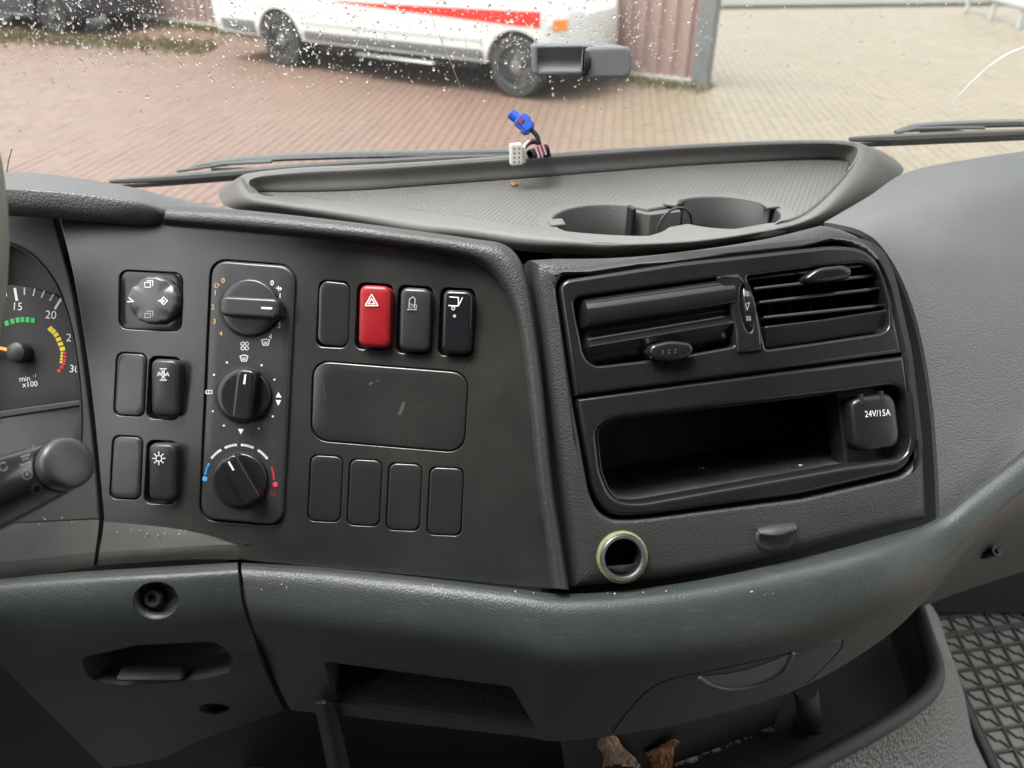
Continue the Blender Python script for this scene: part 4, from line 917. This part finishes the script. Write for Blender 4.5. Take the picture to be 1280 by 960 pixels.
rain = g.build('raindrops', 'water', None, ang=80); tag(rain, 'scattered raindrops clinging to the outside of the windscreen', 'raindrops', kind='stuff')
# scratches in the glass
simple('scratch', (.85, .85, .82), .4)
for px, w, lb in (([(1189, 133), (1205, 112), (1230, 88), (1258, 68), (1290, 55)], .0016, 'pale curved scratch in the windscreen at the far right'), ([(531, 0), (548, 42), (565, 82), (580, 120), (594, 150)], .0006, 'thin crack running down the windscreen before the ambulance'), ([(8, 218), (11, 200), (15, 186)], .0009, 'short pale chip in the windscreen above the cluster hood')):
    g = G(); tube(g, [WS.P(u, v, .0007) for u, v in [tuple(x) for x in spl(px, 24)]], w, 6, flat=.4); o = g.build('glass_scratch', 'scratch', None); tag(o, lb, 'scratch')
# wipers outside the glass
def wiper(blade, arm, clips, label):
    pw = WS.off(-.035); b0 = pw.P(*blade[0]); o = thing('windscreen_wiper', b0, label, 'wiper', 'windscreen wipers')
    g = G(); pb = [Vector(q) for q in spl([WS.P(u, v, -.022) for u, v in blade], 40)]; tube(g, pb, [.003 + .004 * math.sin(math.pi * i / 39) ** .5 for i in range(40)], 8, flat=.7); g.build('blade', 'rubber', o)
    g = G(); tube(g, [p_ + Vector((0, -.003, -.0055)) for p_ in pb], .0022, 6); g.build('rubber_lip', 'black', o)
    g = G(); pa = [Vector(q) for q in spl([WS.P(u, v, -.05) for u, v in arm], 30)]; tube(g, pa, [lerp(.003, .0085, min(1, i / 6)) for i in range(30)], 8, flat=.5); g.build('arm', 'switch', o)
    for c in clips:
        g = G(); A = [WS.P(u, v, -.034) for u, v in c]; tube(g, A, .0030, 8, flat=.6); g.build('yoke', 'cluster', o)
    return o
wiper([(138, 227), (210, 223), (300, 216), (420, 207), (560, 199), (660, 196)], [(228, 213), (265, 205), (330, 198), (430, 194), (560, 192), (680, 190)], [[(222, 214), (250, 210), (280, 205), (340, 202)], [(265, 212), (300, 211), (322, 212)]], 'black wiper arm outside the windscreen behind the cluster hood, left of tray')
wiper([(1062, 174), (1110, 173), (1180, 170), (1250, 167), (1330, 163)], [(1118, 165), (1150, 159), (1200, 156), (1260, 154), (1340, 153)], [[(1120, 166), (1145, 161), (1180, 160), (1230, 160)], [(1150, 164), (1180, 163), (1205, 165)]], 'black wiper arm outside the windscreen at the right edge')
# sensor housing
plastic('sensorgrey', (.22, .23, .23), .45, var=.05)
SP = Plane(D(725, 75, .70), 0, R(8)); SEN = thing('sensor_housing', D(725, 98, .70), 'grey plastic sensor housing stuck to the windscreen before the ambulance', 'sensor housing')
g = G(); plate(g, SP, rpoly([(666, 56), (742, 56), (742, 92), (667, 93)], 4), -.075, .000, .002, 3, holes=[rpoly([(671, 61), (728, 59), (726, 90), (672, 91)], 3)], hbev=.001); g.build('housing', 'sensorgrey', SEN)
g = G(); loft(g, [[SP.P(672, v, -.001 - .006 * math.sin(math.pi * (v - 59) / 33)) for v in (59, 67, 75, 83, 92)], [SP.P(728, v, -.001 - .006 * math.sin(math.pi * (v - 59) / 33)) for v in (59, 67, 75, 83, 92)]], 20, 4, .003); g.build('window_recess', 'sensorgrey', SEN)
g = G(); plate(g, SP, rpoly([(732, 59), (786, 58), (790, 66), (790, 90), (784, 98), (735, 98), (731, 94)], [6, 8, 5, 6, 6, 8, 6]), -.078, .008, .003, 4); g.build('lens_block', 'sensorgrey', SEN)
g = G(); c0 = SP.P(732, 79, .000); lathe(g, c0 + SP.r * .002, -SP.r, [(.0125, 0), (.0125, .0035), (.0115, .004), (.0100, .0035), (.0095, -.002), (.0005, -.002)], 28); o = g.build('lens_ring', ['dark'], SEN)

# ------------------------------------------------------------------ loose connectors on the tray's back wall
simple('blue_plastic', (.02, .10, .55), .35); simple('white_plastic', (.70, .68, .60), .5); simple('burgundy', (.20, .02, .07), .4); simple('pinkish', (.62, .45, .48), .45); simple('cable', (.01, .01, .01), .5)
dc = .675
B = thing('antenna_connector', D(672, 195, dc), 'blue antenna connector on a black cable standing above the tray wall', 'connector')
ba = (D(638, 143, dc) - D(664, 163, dc)).normalized(); b0 = D(664, 162, dc); bs = -FW; bu = ba.cross(bs)
g = G(); box(g, b0 + ba * .0075, .0155, .0105, .0105, ba, bu, bs, bev=.0012); box(g, b0 + ba * .010 + bu * .006, .008, .003, .006, ba, bu, bs, bev=.0006); box(g, b0 + ba * .004 - bu * .0055, .005, .003, .008, ba, bu, bs, bev=.0006); lathe(g, b0 + ba * .014, ba, [(.0044, 0), (.0044, .0085), (.0040, .009), (.0032, .009), (.0032, .003), (.0003, .003)], 20); g.build('body', 'blue_plastic', B)
g = G(); box(g, b0 + ba * .011 + bs * .0058 - bu * .001, .004, .005, .0012, ba, bu, bs); g.build('keyway_mark', 'burgundy', B)
g = G(); tube(g, [Vector(q) for q in spl([D(663, 161, dc), D(671, 170, dc), D(675, 183, dc + .004), D(681, 193, dc + .03), D(684, 215, dc + .06)], 24)], .0021, 10); g.build('cable', 'cable', B)
Wp = thing('plug_connector', D(648, 208, dc), 'white eight-pin plug hanging over the tray back wall', 'connector')
wp = Plane(D(648, 194, dc - .01), R(8), R(10)); g = G(); q = [(638.5, 181), (653, 179.5), (653.5, 206), (639, 207.5)]; plate(g, wp, rpoly(q, 2), -.012, 0, .0006, 2)
plate(g, wp, [(652, 184), (657, 183), (657.5, 203), (652.5, 205)], -.011, -.003, .0006, 2)
for i in range(2):
    for j in range(4): plate(g, wp, circ(643 + i * 6, 186 + j * 5.6 - i * .4, 1.0, n=8), -.001, .0003, .0001, 1, mat=1)
g.build('body', ['white_plastic', 'black'], Wp)
for k, (m_, o_) in enumerate((('burgundy', 0), ('cable', 2), ('white_plastic', -2))):
    g = G(); tube(g, [Vector(q) for q in spl([wp.P(653, 187 + o_, -.009), D(662, 178 + o_, dc + .002), D(672, 178 + o_, dc + .012), D(681, 192, dc + .035), D(684, 215, dc + .06)], 20)], .0011, 8); g.build('wire', m_, Wp)
Bp = thing('antenna_connector', D(668, 200, dc), 'burgundy and white striped antenna connector beside the white plug', 'connector')
pa = (D(661, 193, dc - .008) - D(677, 187, dc)).normalized(); p0 = D(677, 188, dc); ps = pa.cross(UP).normalized(); pu = ps.cross(pa)
g = G(); box(g, p0 + pa * .004, .012, .0095, .0095, pa, ps, pu, bev=.001); g.build('body', 'burgundy', Bp)
g = G(); lathe(g, p0 + pa * .009, pa, [(.0042, 0), (.0042, .005), (.0034, .005), (.0030, .001), (.0003, .001)], 20); g.build('socket', 'cable', Bp)
for k in (-.0022, .0022, .0062): g = G(); box(g, p0 + pa * (k + .003), .0014, .0098, .0098, pa, ps, pu); g.build('stripe', 'pinkish', Bp)
g = G(); tube(g, [Vector(q) for q in spl([p0, D(683, 184, dc + .01), D(687, 200, dc + .05)], 12)], .0022, 8); g.build('cable', 'cable', Bp)

# ------------------------------------------------------------------ crumbs and dead leaves
simple('crumb', (.40, .20, .08), .7); simple('grit', (.42, .38, .30), .8)
def lump(name, c, r, mat, label, cat, sd):
    rn = random.Random(sd); bm = bmesh.new(); bmesh.ops.create_icosphere(bm, subdivisions=2, radius=1)
    g = G(); ks = [rn.uniform(.6, 1.3) for _ in range(8)]
    V = [Vector(c) + Vector((v.co.x * r * (1 + .25 * math.sin(5 * v.co.y * ks[0])), v.co.y * r * .8 * (1 + .25 * math.sin(6 * v.co.x * ks[1])), v.co.z * r * .5 * (1 + .3 * math.sin(7 * v.co.x * ks[2])))) for v in bm.verts]
    g.add(V, [[v.index for v in f.verts] for f in bm.faces]); bm.free(); o = g.build(name, mat, None)
    if label: tag(o, label, cat)
    return g, o
lump('crumb', Zp(643, 230.5, ZT + .0015), .0034, 'crumb', 'small orange-brown crumb on the ribbed top tray', 'crumb', 1)
def leafmat(n, c):
    m = plastic(n, c, .6, var=.45); t, N, L, b = nodes(m); return m
leafmat('leaf_brown', (.50, .24, .11)); leafmat('leaf_pale', (.66, .46, .31))
def leaf(name, pts, mat, label, th=.0007):
    g = G(); loft(g, [[D(*q) for q in r_] for r_ in pts], 26, 22, th); o = g.build(name, mat, None, ang=50); tag(o, label, 'leaf')
    for v in o.data.vertices:
        n = math.sin(v.co.x * 800 + 3 * math.sin(v.co.z * 500)) * .0011 + math.sin(v.co.z * 1300 + v.co.x * 400) * .0006; v.co += Vector((0, -1, .3)) * n
    return o
leaf('dead_leaf', [[(738, 966, .73), (768, 956, .70), (803, 962, .73)], [(750, 946, .69), (768, 940, .665), (793, 948, .69)], [(744, 931, .655), (762, 932, .635), (783, 938, .66)], [(747, 919, .628), (760, 916, .615), (770, 920, .628)]], 'leaf_pale', 'curled pale brown dead leaf on the bin, left of the smaller leaf')
leaf('dead_leaf', [[(816, 964, .765), (828, 962, .755), (840, 959, .765)], [(811, 947, .725), (826, 944, .71), (842, 947, .725)], [(807, 941, .70), (824, 936, .685), (843, 936, .70)], [(836, 930, .665), (842, 925, .655), (849, 928, .665)]], 'leaf_brown', 'small torn orange-brown dead leaf on the bin at the drawer foot')
g = G(); rn = random.Random(5)
dline = [(842, 955), (868, 946), (900, 933), (935, 917), (966, 905)]
for i in range(95):
    t = rn.random(); q = spl(dline, 50)[int(t * 49)]; c = Zp(q[0] + rn.gauss(0, 3), q[1] + rn.gauss(1.5, 2.2), ZF + .001); r = rn.choice((.0008, .0012, .0018, .0028, .0036)) * (1.4 if .86 < t else 1)
    bm = bmesh.new(); bmesh.ops.create_icosphere(bm, subdivisions=1, radius=r); a = rn.uniform(.5, 1)
    g.add([c + Vector((v.co.x * (1 + rn.uniform(-.2, .2)), v.co.y * a, v.co.z * .7 + r * .3)) for v in bm.verts], [[v.index for v in f.verts] for f in bm.faces], 0 if rn.random() < .5 else 1); bm.free()
deb = g.build('debris', ['grit', 'leaf_brown'], None, flat=True); tag(deb, 'line of grit and leaf crumbs along the foot of the drawer', 'debris', kind='stuff')
g = G(); rn = random.Random(9)
for i in range(26):
    u, v = rn.uniform(860, 1030), 0; v = 598 - (u - 860) * .10 + rn.gauss(0, 5); c = PR.P(u, v, -.05) if i else PR.P(1001, 583, -.03); r = rn.uniform(.0004, .0011) if i else .0022
    bm = bmesh.new(); bmesh.ops.create_icosphere(bm, subdivisions=1, radius=r); g.add([c + v_.co for v_ in bm.verts], [[v_.index for v_ in f.verts] for f in bm.faces]); bm.free()

for i in range(60):
    k = i % 5
    if k == 0: c = PC.P(rn.uniform(10, 118), rn.uniform(646, 660), .004)
    elif k == 1: c = PL.P(rn.uniform(140, 250), rn.uniform(662, 676), .005)
    elif k == 2: c = Zp(rn.uniform(400, 1000), rn.uniform(215, 262), ZT + .0006)
    elif k == 3: c = on(bb, rn.uniform(720, 1000), 745 - max(0, rn.random()) * 6 - (0), .0003)
    else: c = on(bb, rn.uniform(320, 690), 716 + rn.random() * 26, .0003)
    r = rn.uniform(.0003, .0008); bm = bmesh.new(); bmesh.ops.create_icosphere(bm, subdivisions=1, radius=r); g.add([c + v_.co for v_ in bm.verts], [[v_.index for v_ in f.verts] for f in bm.faces]); bm.free()
sp_ = g.build('grit', 'grit', None, flat=True); tag(sp_, 'tiny pale specks of grit in the cubby and on the dashboard ledges', 'grit', kind='stuff')
# ------------------------------------------------------------------ the yard outside
def ground_mat(name, val=1.0):
    m = bpy.data.materials.new(name); MATS[name] = m; t, N, L, b = nodes(m)
    ge = N.new('ShaderNodeNewGeometry'); sp = N.new('ShaderNodeSeparateXYZ'); L.new(ge.outputs['Position'], sp.inputs[0])
    n1 = N.new('ShaderNodeTexNoise'); n1.inputs['Scale'].default_value = .35; n1.inputs['Detail'].default_value = 5; L.new(ge.outputs['Position'], n1.inputs['Vector'])
    # red clinker to the left, tan pavers to the right, mixed along a worn border
    a = N.new('ShaderNodeMath'); a.operation = 'MULTIPLY_ADD'; a.inputs[1].default_value = 2.4; L.new(n1.outputs[0], a.inputs[0]); L.new(sp.outputs[0], a.inputs[2])
    mr = N.new('ShaderNodeMapRange'); mr.inputs[1].default_value = 1.0; mr.inputs[2].default_value = 3.4; L.new(a.outputs[0], mr.inputs[0])
    mx = N.new('ShaderNodeMix'); mx.data_type = 'RGBA'; mx.inputs[6].default_value = (.118, .068, .050, 1); mx.inputs[7].default_value = (.140, .110, .076, 1); L.new(mr.outputs[0], mx.inputs[0])
    n2 = N.new('ShaderNodeTexNoise'); n2.inputs['Scale'].default_value = 1.3; n2.inputs['Detail'].default_value = 8; n2.inputs['Roughness'].default_value = .7; L.new(ge.outputs['Position'], n2.inputs['Vector'])
    at = N.new('ShaderNodeAttribute'); at.attribute_name = 'tint'; oi = N.new('ShaderNodeObjectInfo')
    s1 = N.new('ShaderNodeMath'); s1.operation = 'MULTIPLY_ADD'; s1.inputs[1].default_value = .5 * val; s1.inputs[2].default_value = .72 * val; L.new(n2.outputs[0], s1.inputs[0])
    s2 = N.new('ShaderNodeMath'); s2.operation = 'MULTIPLY_ADD'; s2.inputs[1].default_value = .14; L.new(at.outputs['Fac'], s2.inputs[0]); L.new(s1.outputs[0], s2.inputs[2])
    hv = N.new('ShaderNodeHueSaturation'); L.new(mx.outputs[2], hv.inputs['Color']); L.new(s2.outputs[0], hv.inputs['Value'])
    L.new(hv.outputs[0], b.inputs['Base Color']); b.inputs['Roughness'].default_value = .5; b.inputs['Specular IOR Level'].default_value = .5
    return m
ground_mat('paving'); ground_mat('joint', .90)
g = G(); gs = 160; g.add([(-gs, -10, -.012), (gs, -10, -.012), (gs, 300, -.012), (-gs, 300, -.012)], [(0, 1, 2, 3)]); 
ground_mat('paving_far')
ground = struct(g.build('ground', 'paving_far', None, flat=True))
ya = R(-7); E1 = Vector((math.cos(ya), math.sin(ya), 0)); E2 = Vector((-E1.y, E1.x, 0)); pw, pd = .105, .205
cells = []
for i in range(-110, 115):
    for j in range(20, 92):
        c = E1 * (i * pw) + E2 * (j * pd + (pd / 2 if i % 2 else 0))
        if c.y < 5.9 or c.y > 16.5 or abs(c.x) > 1.0 + c.y * .72: continue
        cells.append(c)
rn = random.Random(11); cells.sort(key=lambda c: (c - CAM).length)
def paver_geo(c):
    hx, hy = pw / 2 - .003, pd / 2 - .003; z = rn.uniform(-.0015, .0015); bv = .002; tl = rn.uniform(-.0015, .0015)
    lowr = [c + E1 * (a * hx) + E2 * (b * hy) + Vector((0, 0, -.012)) for a, b in ((-1, -1), (1, -1), (1, 1), (-1, 1))]
    md_ = [c + E1 * (a * hx) + E2 * (b * hy) + Vector((0, 0, z - bv + tl * a)) for a, b in ((-1, -1), (1, -1), (1, 1), (-1, 1))]
    top = [c + E1 * (a * (hx - bv)) + E2 * (b * (hy - bv)) + Vector((0, 0, z + tl * a)) for a, b in ((-1, -1), (1, -1), (1, 1), (-1, 1))]
    return lowr + md_ + top, [(8, 9, 10, 11)] + ringfaces(0, 4, 4) + ringfaces(4, 8, 4)
near = [c for c in cells if abs(c.x) < .62 * c.y and c.y < 8.2 and (c.x < -1.9 or c.x > 1.35)][:300]; ns = set(id(c) for c in near)
g = G(); V, Fs = paver_geo(Vector((0, 0, 0))); g.add(V, Fs); p0_ = g.build('paver', 'paving', None, flat=True); pm = p0_.data; first = True
for k, c in enumerate(near):
    o = p0_ if k == 0 else bpy.data.objects.new('paver', pm)
    if k: COL.objects.link(o)
    o.parent = ground; o.location = c + Vector((0, 0, rn.uniform(-.0015, .0015)))
at = pm.attributes.new('tint', 'FLOAT', 'FACE'); at.data.foreach_set('value', [.25] * len(pm.polygons))
g = G(); tints = []
for c in cells:
    if id(c) in ns: continue
    V, Fs = paver_geo(c); g.add(V, Fs); tints += [rn.random() * .6] * len(Fs)
pv = g.build('paving_blocks', 'paving', ground, flat=True, recalc=False); pv['kind'] = 'stuff'
at = pv.data.attributes.new('tint', 'FLOAT', 'FACE'); at.data.foreach_set('value', tints)
g = G(); g.add([(-14, 5.5, -.008), (14, 5.5, -.008), (14, 16.8, -.008), (-14, 16.8, -.008)], [(0, 1, 2, 3)]); o = g.build('joint_sand', 'joint', ground, flat=True)

# corrugated wall behind the ambulance
plastic('corrugated', (.32, .215, .19), .55, var=.12, dust=.25, dustcol=(.25, .18, .16), dscale=1.5); plastic('postgrey', (.14, .145, .145), .5, dust=.3, dustcol=(.4, .4, .39), dscale=4); plastic('kerb', (.42, .40, .36), .8)
wa = Vector((2.30, 10.35, 0)); wdv = Vector((-.855, .52, 0)).normalized(); wn = Vector((-wdv.y, wdv.x, 0)) * -1
if wn.y > 0: wn = -wn
WALL = thing('corrugated_wall', wa, 'pinkish grey corrugated metal wall behind the ambulance', 'wall')
pitch = .20; npan = 12; pl_w = 1.0
for k in range(npan):
    g = G(); V = []; prof = []
    for i in range(5):
        x = k * pl_w + i * pitch; prof += [(x, 0), (x + .06, 0), (x + .09, .035), (x + .17, .035)]
    prof.append(((k + 1) * pl_w - .002, 0))
    for z in (.06, 2.6):
        for x, y in prof: V.append(wa + wdv * x + wn * y + Vector((0, 0, z)))
    for z in (.06, 2.6):
        for x, y in prof: V.append(wa + wdv * x + wn * (y - .004) + Vector((0, 0, z)))
    n = len(prof); Fs = [(i, i + 1, n + i + 1, n + i) for i in range(n - 1)] + [(2 * n + i, 3 * n + i, 3 * n + i + 1, 2 * n + i + 1) for i in range(n - 1)]
    g.add(V, Fs); g.build('panel', 'corrugated', WALL, flat=True)
g = G(); box(g, wa + wdv * 6 + Vector((0, 0, .03)), 12, .12, .08, wdv, wn); g.build('plinth', 'kerb', WALL)
for k in range(0, 13, 4): 
    g = G(); box(g, wa + wdv * (k * 1.0) - wn * .06 + Vector((0, 0, 1.3)), .09, .09, 2.6, wdv, wn, bev=.01); g.build('stud', 'postgrey', WALL)
g = G(); pp = wa - wdv * .12; box(g, pp + Vector((0, 0, 1.4)), .21, .16, 2.8, wdv, wn, bev=.015)
po = G(); PST = thing('wall_post', pp, 'grey steel end post of the corrugated wall, right of the ambulance', 'post'); g.build('shaft', 'postgrey', PST)
g = G(); box(g, pp + Vector((0, 0, .012)), .32, .27, .02, wdv, wn, bev=.003); g.build('foot_plate', 'postgrey', PST)
# mossy grass at the wall's foot and by the dark car
simple('moss', (.12, .105, .035), .9); simple('moss2', (.17, .135, .06), .9)
g = G(); rn = random.Random(21)
for i in range(9000):
    if rn.random() < .6: c = wa + wdv * rn.uniform(-.3, 11) + wn * abs(rn.gauss(.06, .22))
    else: c = Vector((rn.uniform(-10.5, -4.6), 0, 0)); c.y = 13.6 - (c.x + 7) * .30 + rn.gauss(0, .35)
    h = rn.uniform(.02, .06); a = rn.uniform(0, 6.28); w = rn.uniform(.006, .014); e = Vector((math.cos(a), math.sin(a), 0))
    g.add([c - e * w, c + e * w, c + e * w * .4 + Vector((rn.gauss(0, .02), rn.gauss(0, .02), h)), c - e * w * .4 + Vector((0, 0, h))], [(0, 1, 2, 3)], 0 if rn.random() < .6 else 1)
gr = g.build('grass', ['moss', 'moss2'], None, flat=True, recalc=False); tag(gr, 'low yellow-green moss and grass at the foot of the wall', 'grass', kind='stuff')

# ------------------------------------------------------------------ vehicles
plastic('white_paint', (.66, .66, .64), .28, var=.02, dust=.10, dustcol=(.4, .36, .3), dscale=2); plastic('red_paint', (.62, .03, .02), .3, var=.04); plastic('dark_paint', (.045, .05, .06), .25, var=.1); plastic('cladding', (.17, .18, .18), .55, dust=.2, dscale=3)
plastic('tyre', (.030, .030, .031), .75, dust=.4, dustcol=(.12, .11, .1), dscale=8); plastic('steelrim', (.22, .22, .22), .4, metal=.6); simple('window_glass', (.02, .025, .03), .06); simple('lamp_clear', (.75, .77, .78), .1); simple('lamp_orange', (.85, .25, .02), .2)
def vehicle(name, fr_w, hd, label, cat, spec):
    """body lofted along its length; fr_w front near wheel contact, hd heading; local x forward, y to the near side"""
    O = thing(name, fr_w, label, cat); hd = hd.normalized(); side = Vector((hd.y, -hd.x, 0))
    if side.y > 0: side = -side
    W2 = spec['w'] / 2
    def Wd(x, y, z): return Vector(fr_w) + hd * x + side * (y - W2 + .02) + Vector((0, 0, z))
    st_ = spec['stations']; V = []; Fs = []; n = None
    sec = []
    for x, z0, zs, zh, zr, wf in st_:
        w = W2 * wf; half = [(0, z0), (w * .86, z0), (w * .985, z0 + .07), (w, z0 + .30), (w * .995, zs), (w * .965, zh), (w * .90, lerp(zh, zr, .72)), (w * .80, lerp(zh, zr, .95)), (w * .6, zr), (0, zr)]
        half = [tuple(q) for q in spl(half, 40)]
        sec.append([(x, y, z) for y, z in half] + [(x, -y, z) for y, z in half[-2:0:-1]])
    n = len(sec[0]); cols = [spl([s[i] for s in sec], 60) for i in range(n)]
    for j in range(60): V += [Wd(*cols[i][j]) for i in range(n)]
    for j in range(59): Fs += ringfaces(j * n, j * n + n, n)
    Fs += [list(range(n)), list(range(59 * n, 60 * n))]
    g = G(); g.add(V, Fs); b_ = g.bvh(); body = g.build('body', spec['paint'], O, ang=40)
    cs_ = []
    for wx_ in (0, -spec['wb']):
        for sgn in (1, -1):
            c = G(); lathe(c, Wd(wx_, sgn * (W2 + .1), spec['r']), side * sgn, [(spec['r'] * 1.16, .1), (spec['r'] * 1.16, -.42)], 32); cs_.append(c)
    cut(body, cs_)
    for wx_ in (0, -spec['wb']):
        for sgn in (1, -1):
            r = spec['r']; a_ = side * sgn; o_ = Wd(wx_, sgn * (W2 - .11), r)
            g = G(); lathe(g, o_, a_, [(r * .62, -.09), (r * .95, -.10), (r, -.07), (r, .06), (r * .95, .095), (r * .66, .10), (r * .62, .085)], 40); w_ = g.build('wheel', 'tyre', O)
            g = G(); lathe(g, o_, a_, [(r * .63, .085), (r * .60, .07), (r * .55, .05), (r * .42, .062), (r * .26, .055), (r * .22, .085), (r * .15, .09), (.001, .09)], 32); g.build('rim', 'steelrim', w_)
            for q in range(6): a = 2 * math.pi * q / 6; g = G(); lathe(g, o_ + (hd * math.cos(a) + Vector((0, 0, 1)) * math.sin(a)) * (r * .47) + a_ * .060, a_, [(r * .07, 0), (r * .07, .004)], 10); g.build('rim_hole', 'black', w_)
            g = G(); lathe(g, Wd(wx_, sgn * (W2 - .02), r), a_, [(r * 1.14, -.35), (r * 1.14, -.36), (.01, -.36)], 24, close=False); g.build('wheel_arch', 'black', O)
    return O, Wd, b_, W2
hdA = Vector((3.27, -1.92, 0))
AMB, WA, ab_, w2 = vehicle('ambulance', (.04, 9.62, 0), hdA, 'white ambulance van with a red side stripe parked along the corrugated wall', 'ambulance',
    dict(w=1.84, wb=3.75, r=.345, paint='white_paint', stations=[(-4.95, .42, .95, 1.35, 2.55, .93), (-4.85, .36, .95, 1.35, 2.62, .99), (-3.0, .34, .95, 1.35, 2.65, 1.0), (-1.2, .34, .95, 1.35, 2.62, 1.0), (-.55, .34, .95, 1.30, 2.35, 1.0), (.0, .33, .93, 1.22, 1.62, .99), (.36, .33, .90, 1.06, 1.20, .92), (.58, .33, .80, .93, 1.03, .72), (.68, .38, .70, .80, .90, .48)]))
def strip(name, mat, xs, zlo, zhi, off, par, Wf, b_, w2_, n=40):
    """a thin band lying on the near body side"""
    g = G(); V = []; 
    for i in range(n + 1):
        x = lerp(xs[0], xs[1], i / n)
        for f_ in (0, .33, .67, 1):
            z = lerp(zlo(x), zhi(x), f_); o_ = Wf(x, w2_ + 1.0, z); d_ = (Wf(x, w2_, z) - o_).normalized(); h = b_.ray_cast(o_, d_); V.append((h[0] if h[0] else Wf(x, w2_, z)) - d_ * off)
    V2 = []
    k = len(V); dd_ = (Wf(0, 0, 0) - Wf(0, 1, 0)).normalized(); V2 = [v + dd_ * (off + .004) for v in V]
    Fs = []
    for i in range(n):
        for j in range(3): a = i * 4 + j; Fs += [(a, a + 1, a + 5, a + 4), (k + a, k + a + 4, k + a + 5, k + a + 1)]
        Fs += [(i * 4, i * 4 + 4, k + i * 4 + 4, k + i * 4), (i * 4 + 3, k + i * 4 + 3, k + i * 4 + 7, i * 4 + 7)]
    Fs += [(0, k, k + 1, 1), (1, k + 1, k + 2, 2), (2, k + 2, k + 3, 3)]; a = n * 4; Fs += [(a, a + 1, k + a + 1, k + a), (a + 1, a + 2, k + a + 2, k + a + 1), (a + 2, a + 3, k + a + 3, k + a + 2)]
    g.add(V + V2, Fs); return g.build(name, mat, par)
strip('red_stripe', 'red_paint', (-2.7, .30), lambda x: .795 - x * .033, lambda x: .945 + x * .02, .004, AMB, WA, ab_, w2)
strip('side_cladding', 'cladding', (-3.28, -.44), lambda x: .345, lambda x: .50, .012, AMB, WA, ab_, w2)
strip('rub_rail', 'white_paint', (-3.25, -.46), lambda x: .60, lambda x: .635, .010, AMB, WA, ab_, w2)
strip('rear_cladding', 'cladding', (-4.85, -4.2), lambda x: .36, lambda x: .56, .012, AMB, WA, ab_, w2)
g = G(); box(g, WA(-1.75, w2 - .02, .285), 1.25, .16, .035, hdA.normalized(), Vector((hdA.y, -hdA.x, 0)).normalized(), bev=.01); g.build('side_step', 'steelrim', AMB)
g = G(); box(g, WA(-1.9, w2 - .25, .30), 2.7, .3, .10, hdA.normalized(), Vector((hdA.y, -hdA.x, 0)).normalized(), bev=.02); g.build('sill', 'black', AMB)
strip('headlight', 'lamp_clear', (.38, .56), lambda x: .80 + (x - .4) * .3, lambda x: 1.0, .012, AMB, WA, ab_, w2, 10)
strip('indicator_lamp', 'lamp_orange', (.44, .56), lambda x: .76, lambda x: .87, .016, AMB, WA, ab_, w2, 8)
strip('bumper', 'cladding', (.42, .62), lambda x: .36, lambda x: .60, .014, AMB, WA, ab_, w2, 12)
strip('door_window', 'window_glass', (-.95, .0), lambda x: 1.42, lambda x: 1.95 - max(0, x + .5) * .5, .006, AMB, WA, ab_, w2, 14)
for x in (-1.02, -2.35, -.46): strip('door_seam', 'black', (x, x + .010), lambda x: .52, lambda x: 2.2, .002, AMB, WA, ab_, w2, 2)
fcar = Zp(72, 43, 0)
CAR, WC, cb2, cw2 = vehicle('parked_car', (fcar.x, fcar.y, 0), Vector((1, -.42, 0)), 'dark parked car at the far left beyond the wet glass', 'car',
    dict(w=1.74, wb=2.6, r=.32, paint='dark_paint', stations=[(-3.5, .35, .8, .95, 1.0, .86), (-3.3, .28, .8, 1.0, 1.35, .95), (-2.2, .22, .8, 1.0, 1.46, 1.0), (-1.0, .22, .8, 1.0, 1.46, 1.0), (-.2, .22, .78, .95, 1.08, 1.0), (.5, .24, .70, .82, .90, .96), (.82, .30, .62, .70, .78, .82)]))
strip('sill_trim', 'cladding', (-2.15, -.45), lambda x: .23, lambda x: .31, .008, CAR, WC, cb2, cw2)
strip('headlight', 'lamp_clear', (.42, .68), lambda x: .58, lambda x: .70, .008, CAR, WC, cb2, cw2, 8)
strip('front_grille', 'black', (.50, .80), lambda x: .32, lambda x: .45, .008, CAR, WC, cb2, cw2, 8)
# guard rail far right, and the pale road edge beyond the yard
GR = thing('guard_rail', Zp(1228, 24, 0), 'pale galvanised guard rail at the far right of the yard', 'guard rail')
plastic('galv', (.48, .49, .49), .4, metal=.4, dust=.2, dscale=3)
ga = Zp(1205, 14, 0); gb_ = Zp(1320, 52, 0); gd = (gb_ - ga).normalized(); gnn = Vector((-gd.y, gd.x, 0))
for k in range(5): 
    g = G(); c = ga + gd * (k * 1.1 + .1); box(g, c + Vector((0, 0, .3)), .10, .06, .6, gd, gnn, bev=.008); g.build('post', 'galv', GR)
g = G(); V = []; prof = [(.0, .30), (.03, .34), (.03, .40), (0, .44), (.0, .48), (.03, .52), (.03, .58), (0, .62), (-.004, .62), (-.004, .30)]
for t in (0, 1): V += [ga + gd * (t * 5.2) - gnn * (y + .04) + Vector((0, 0, z)) for y, z in prof]
g.add(V, ringfaces(0, len(prof), len(prof)) + [list(range(len(prof))), list(range(len(prof), 2 * len(prof)))]); g.build('beam', 'galv', GR)
simple('concrete', (.13, .123, .11), .95, spec=.2)
g = G(); a = Zp(880, 10, 0); b = Zp(1210, 6, 0); d_ = (b - a).normalized(); n_ = Vector((-d_.y, d_.x, 0)); box(g, a + d_ * 2 + n_ * 1.0 + Vector((0, 0, .02)), 16, 2.2, .10, d_, n_, bev=.02); struct(g.build('pavement', 'concrete'))
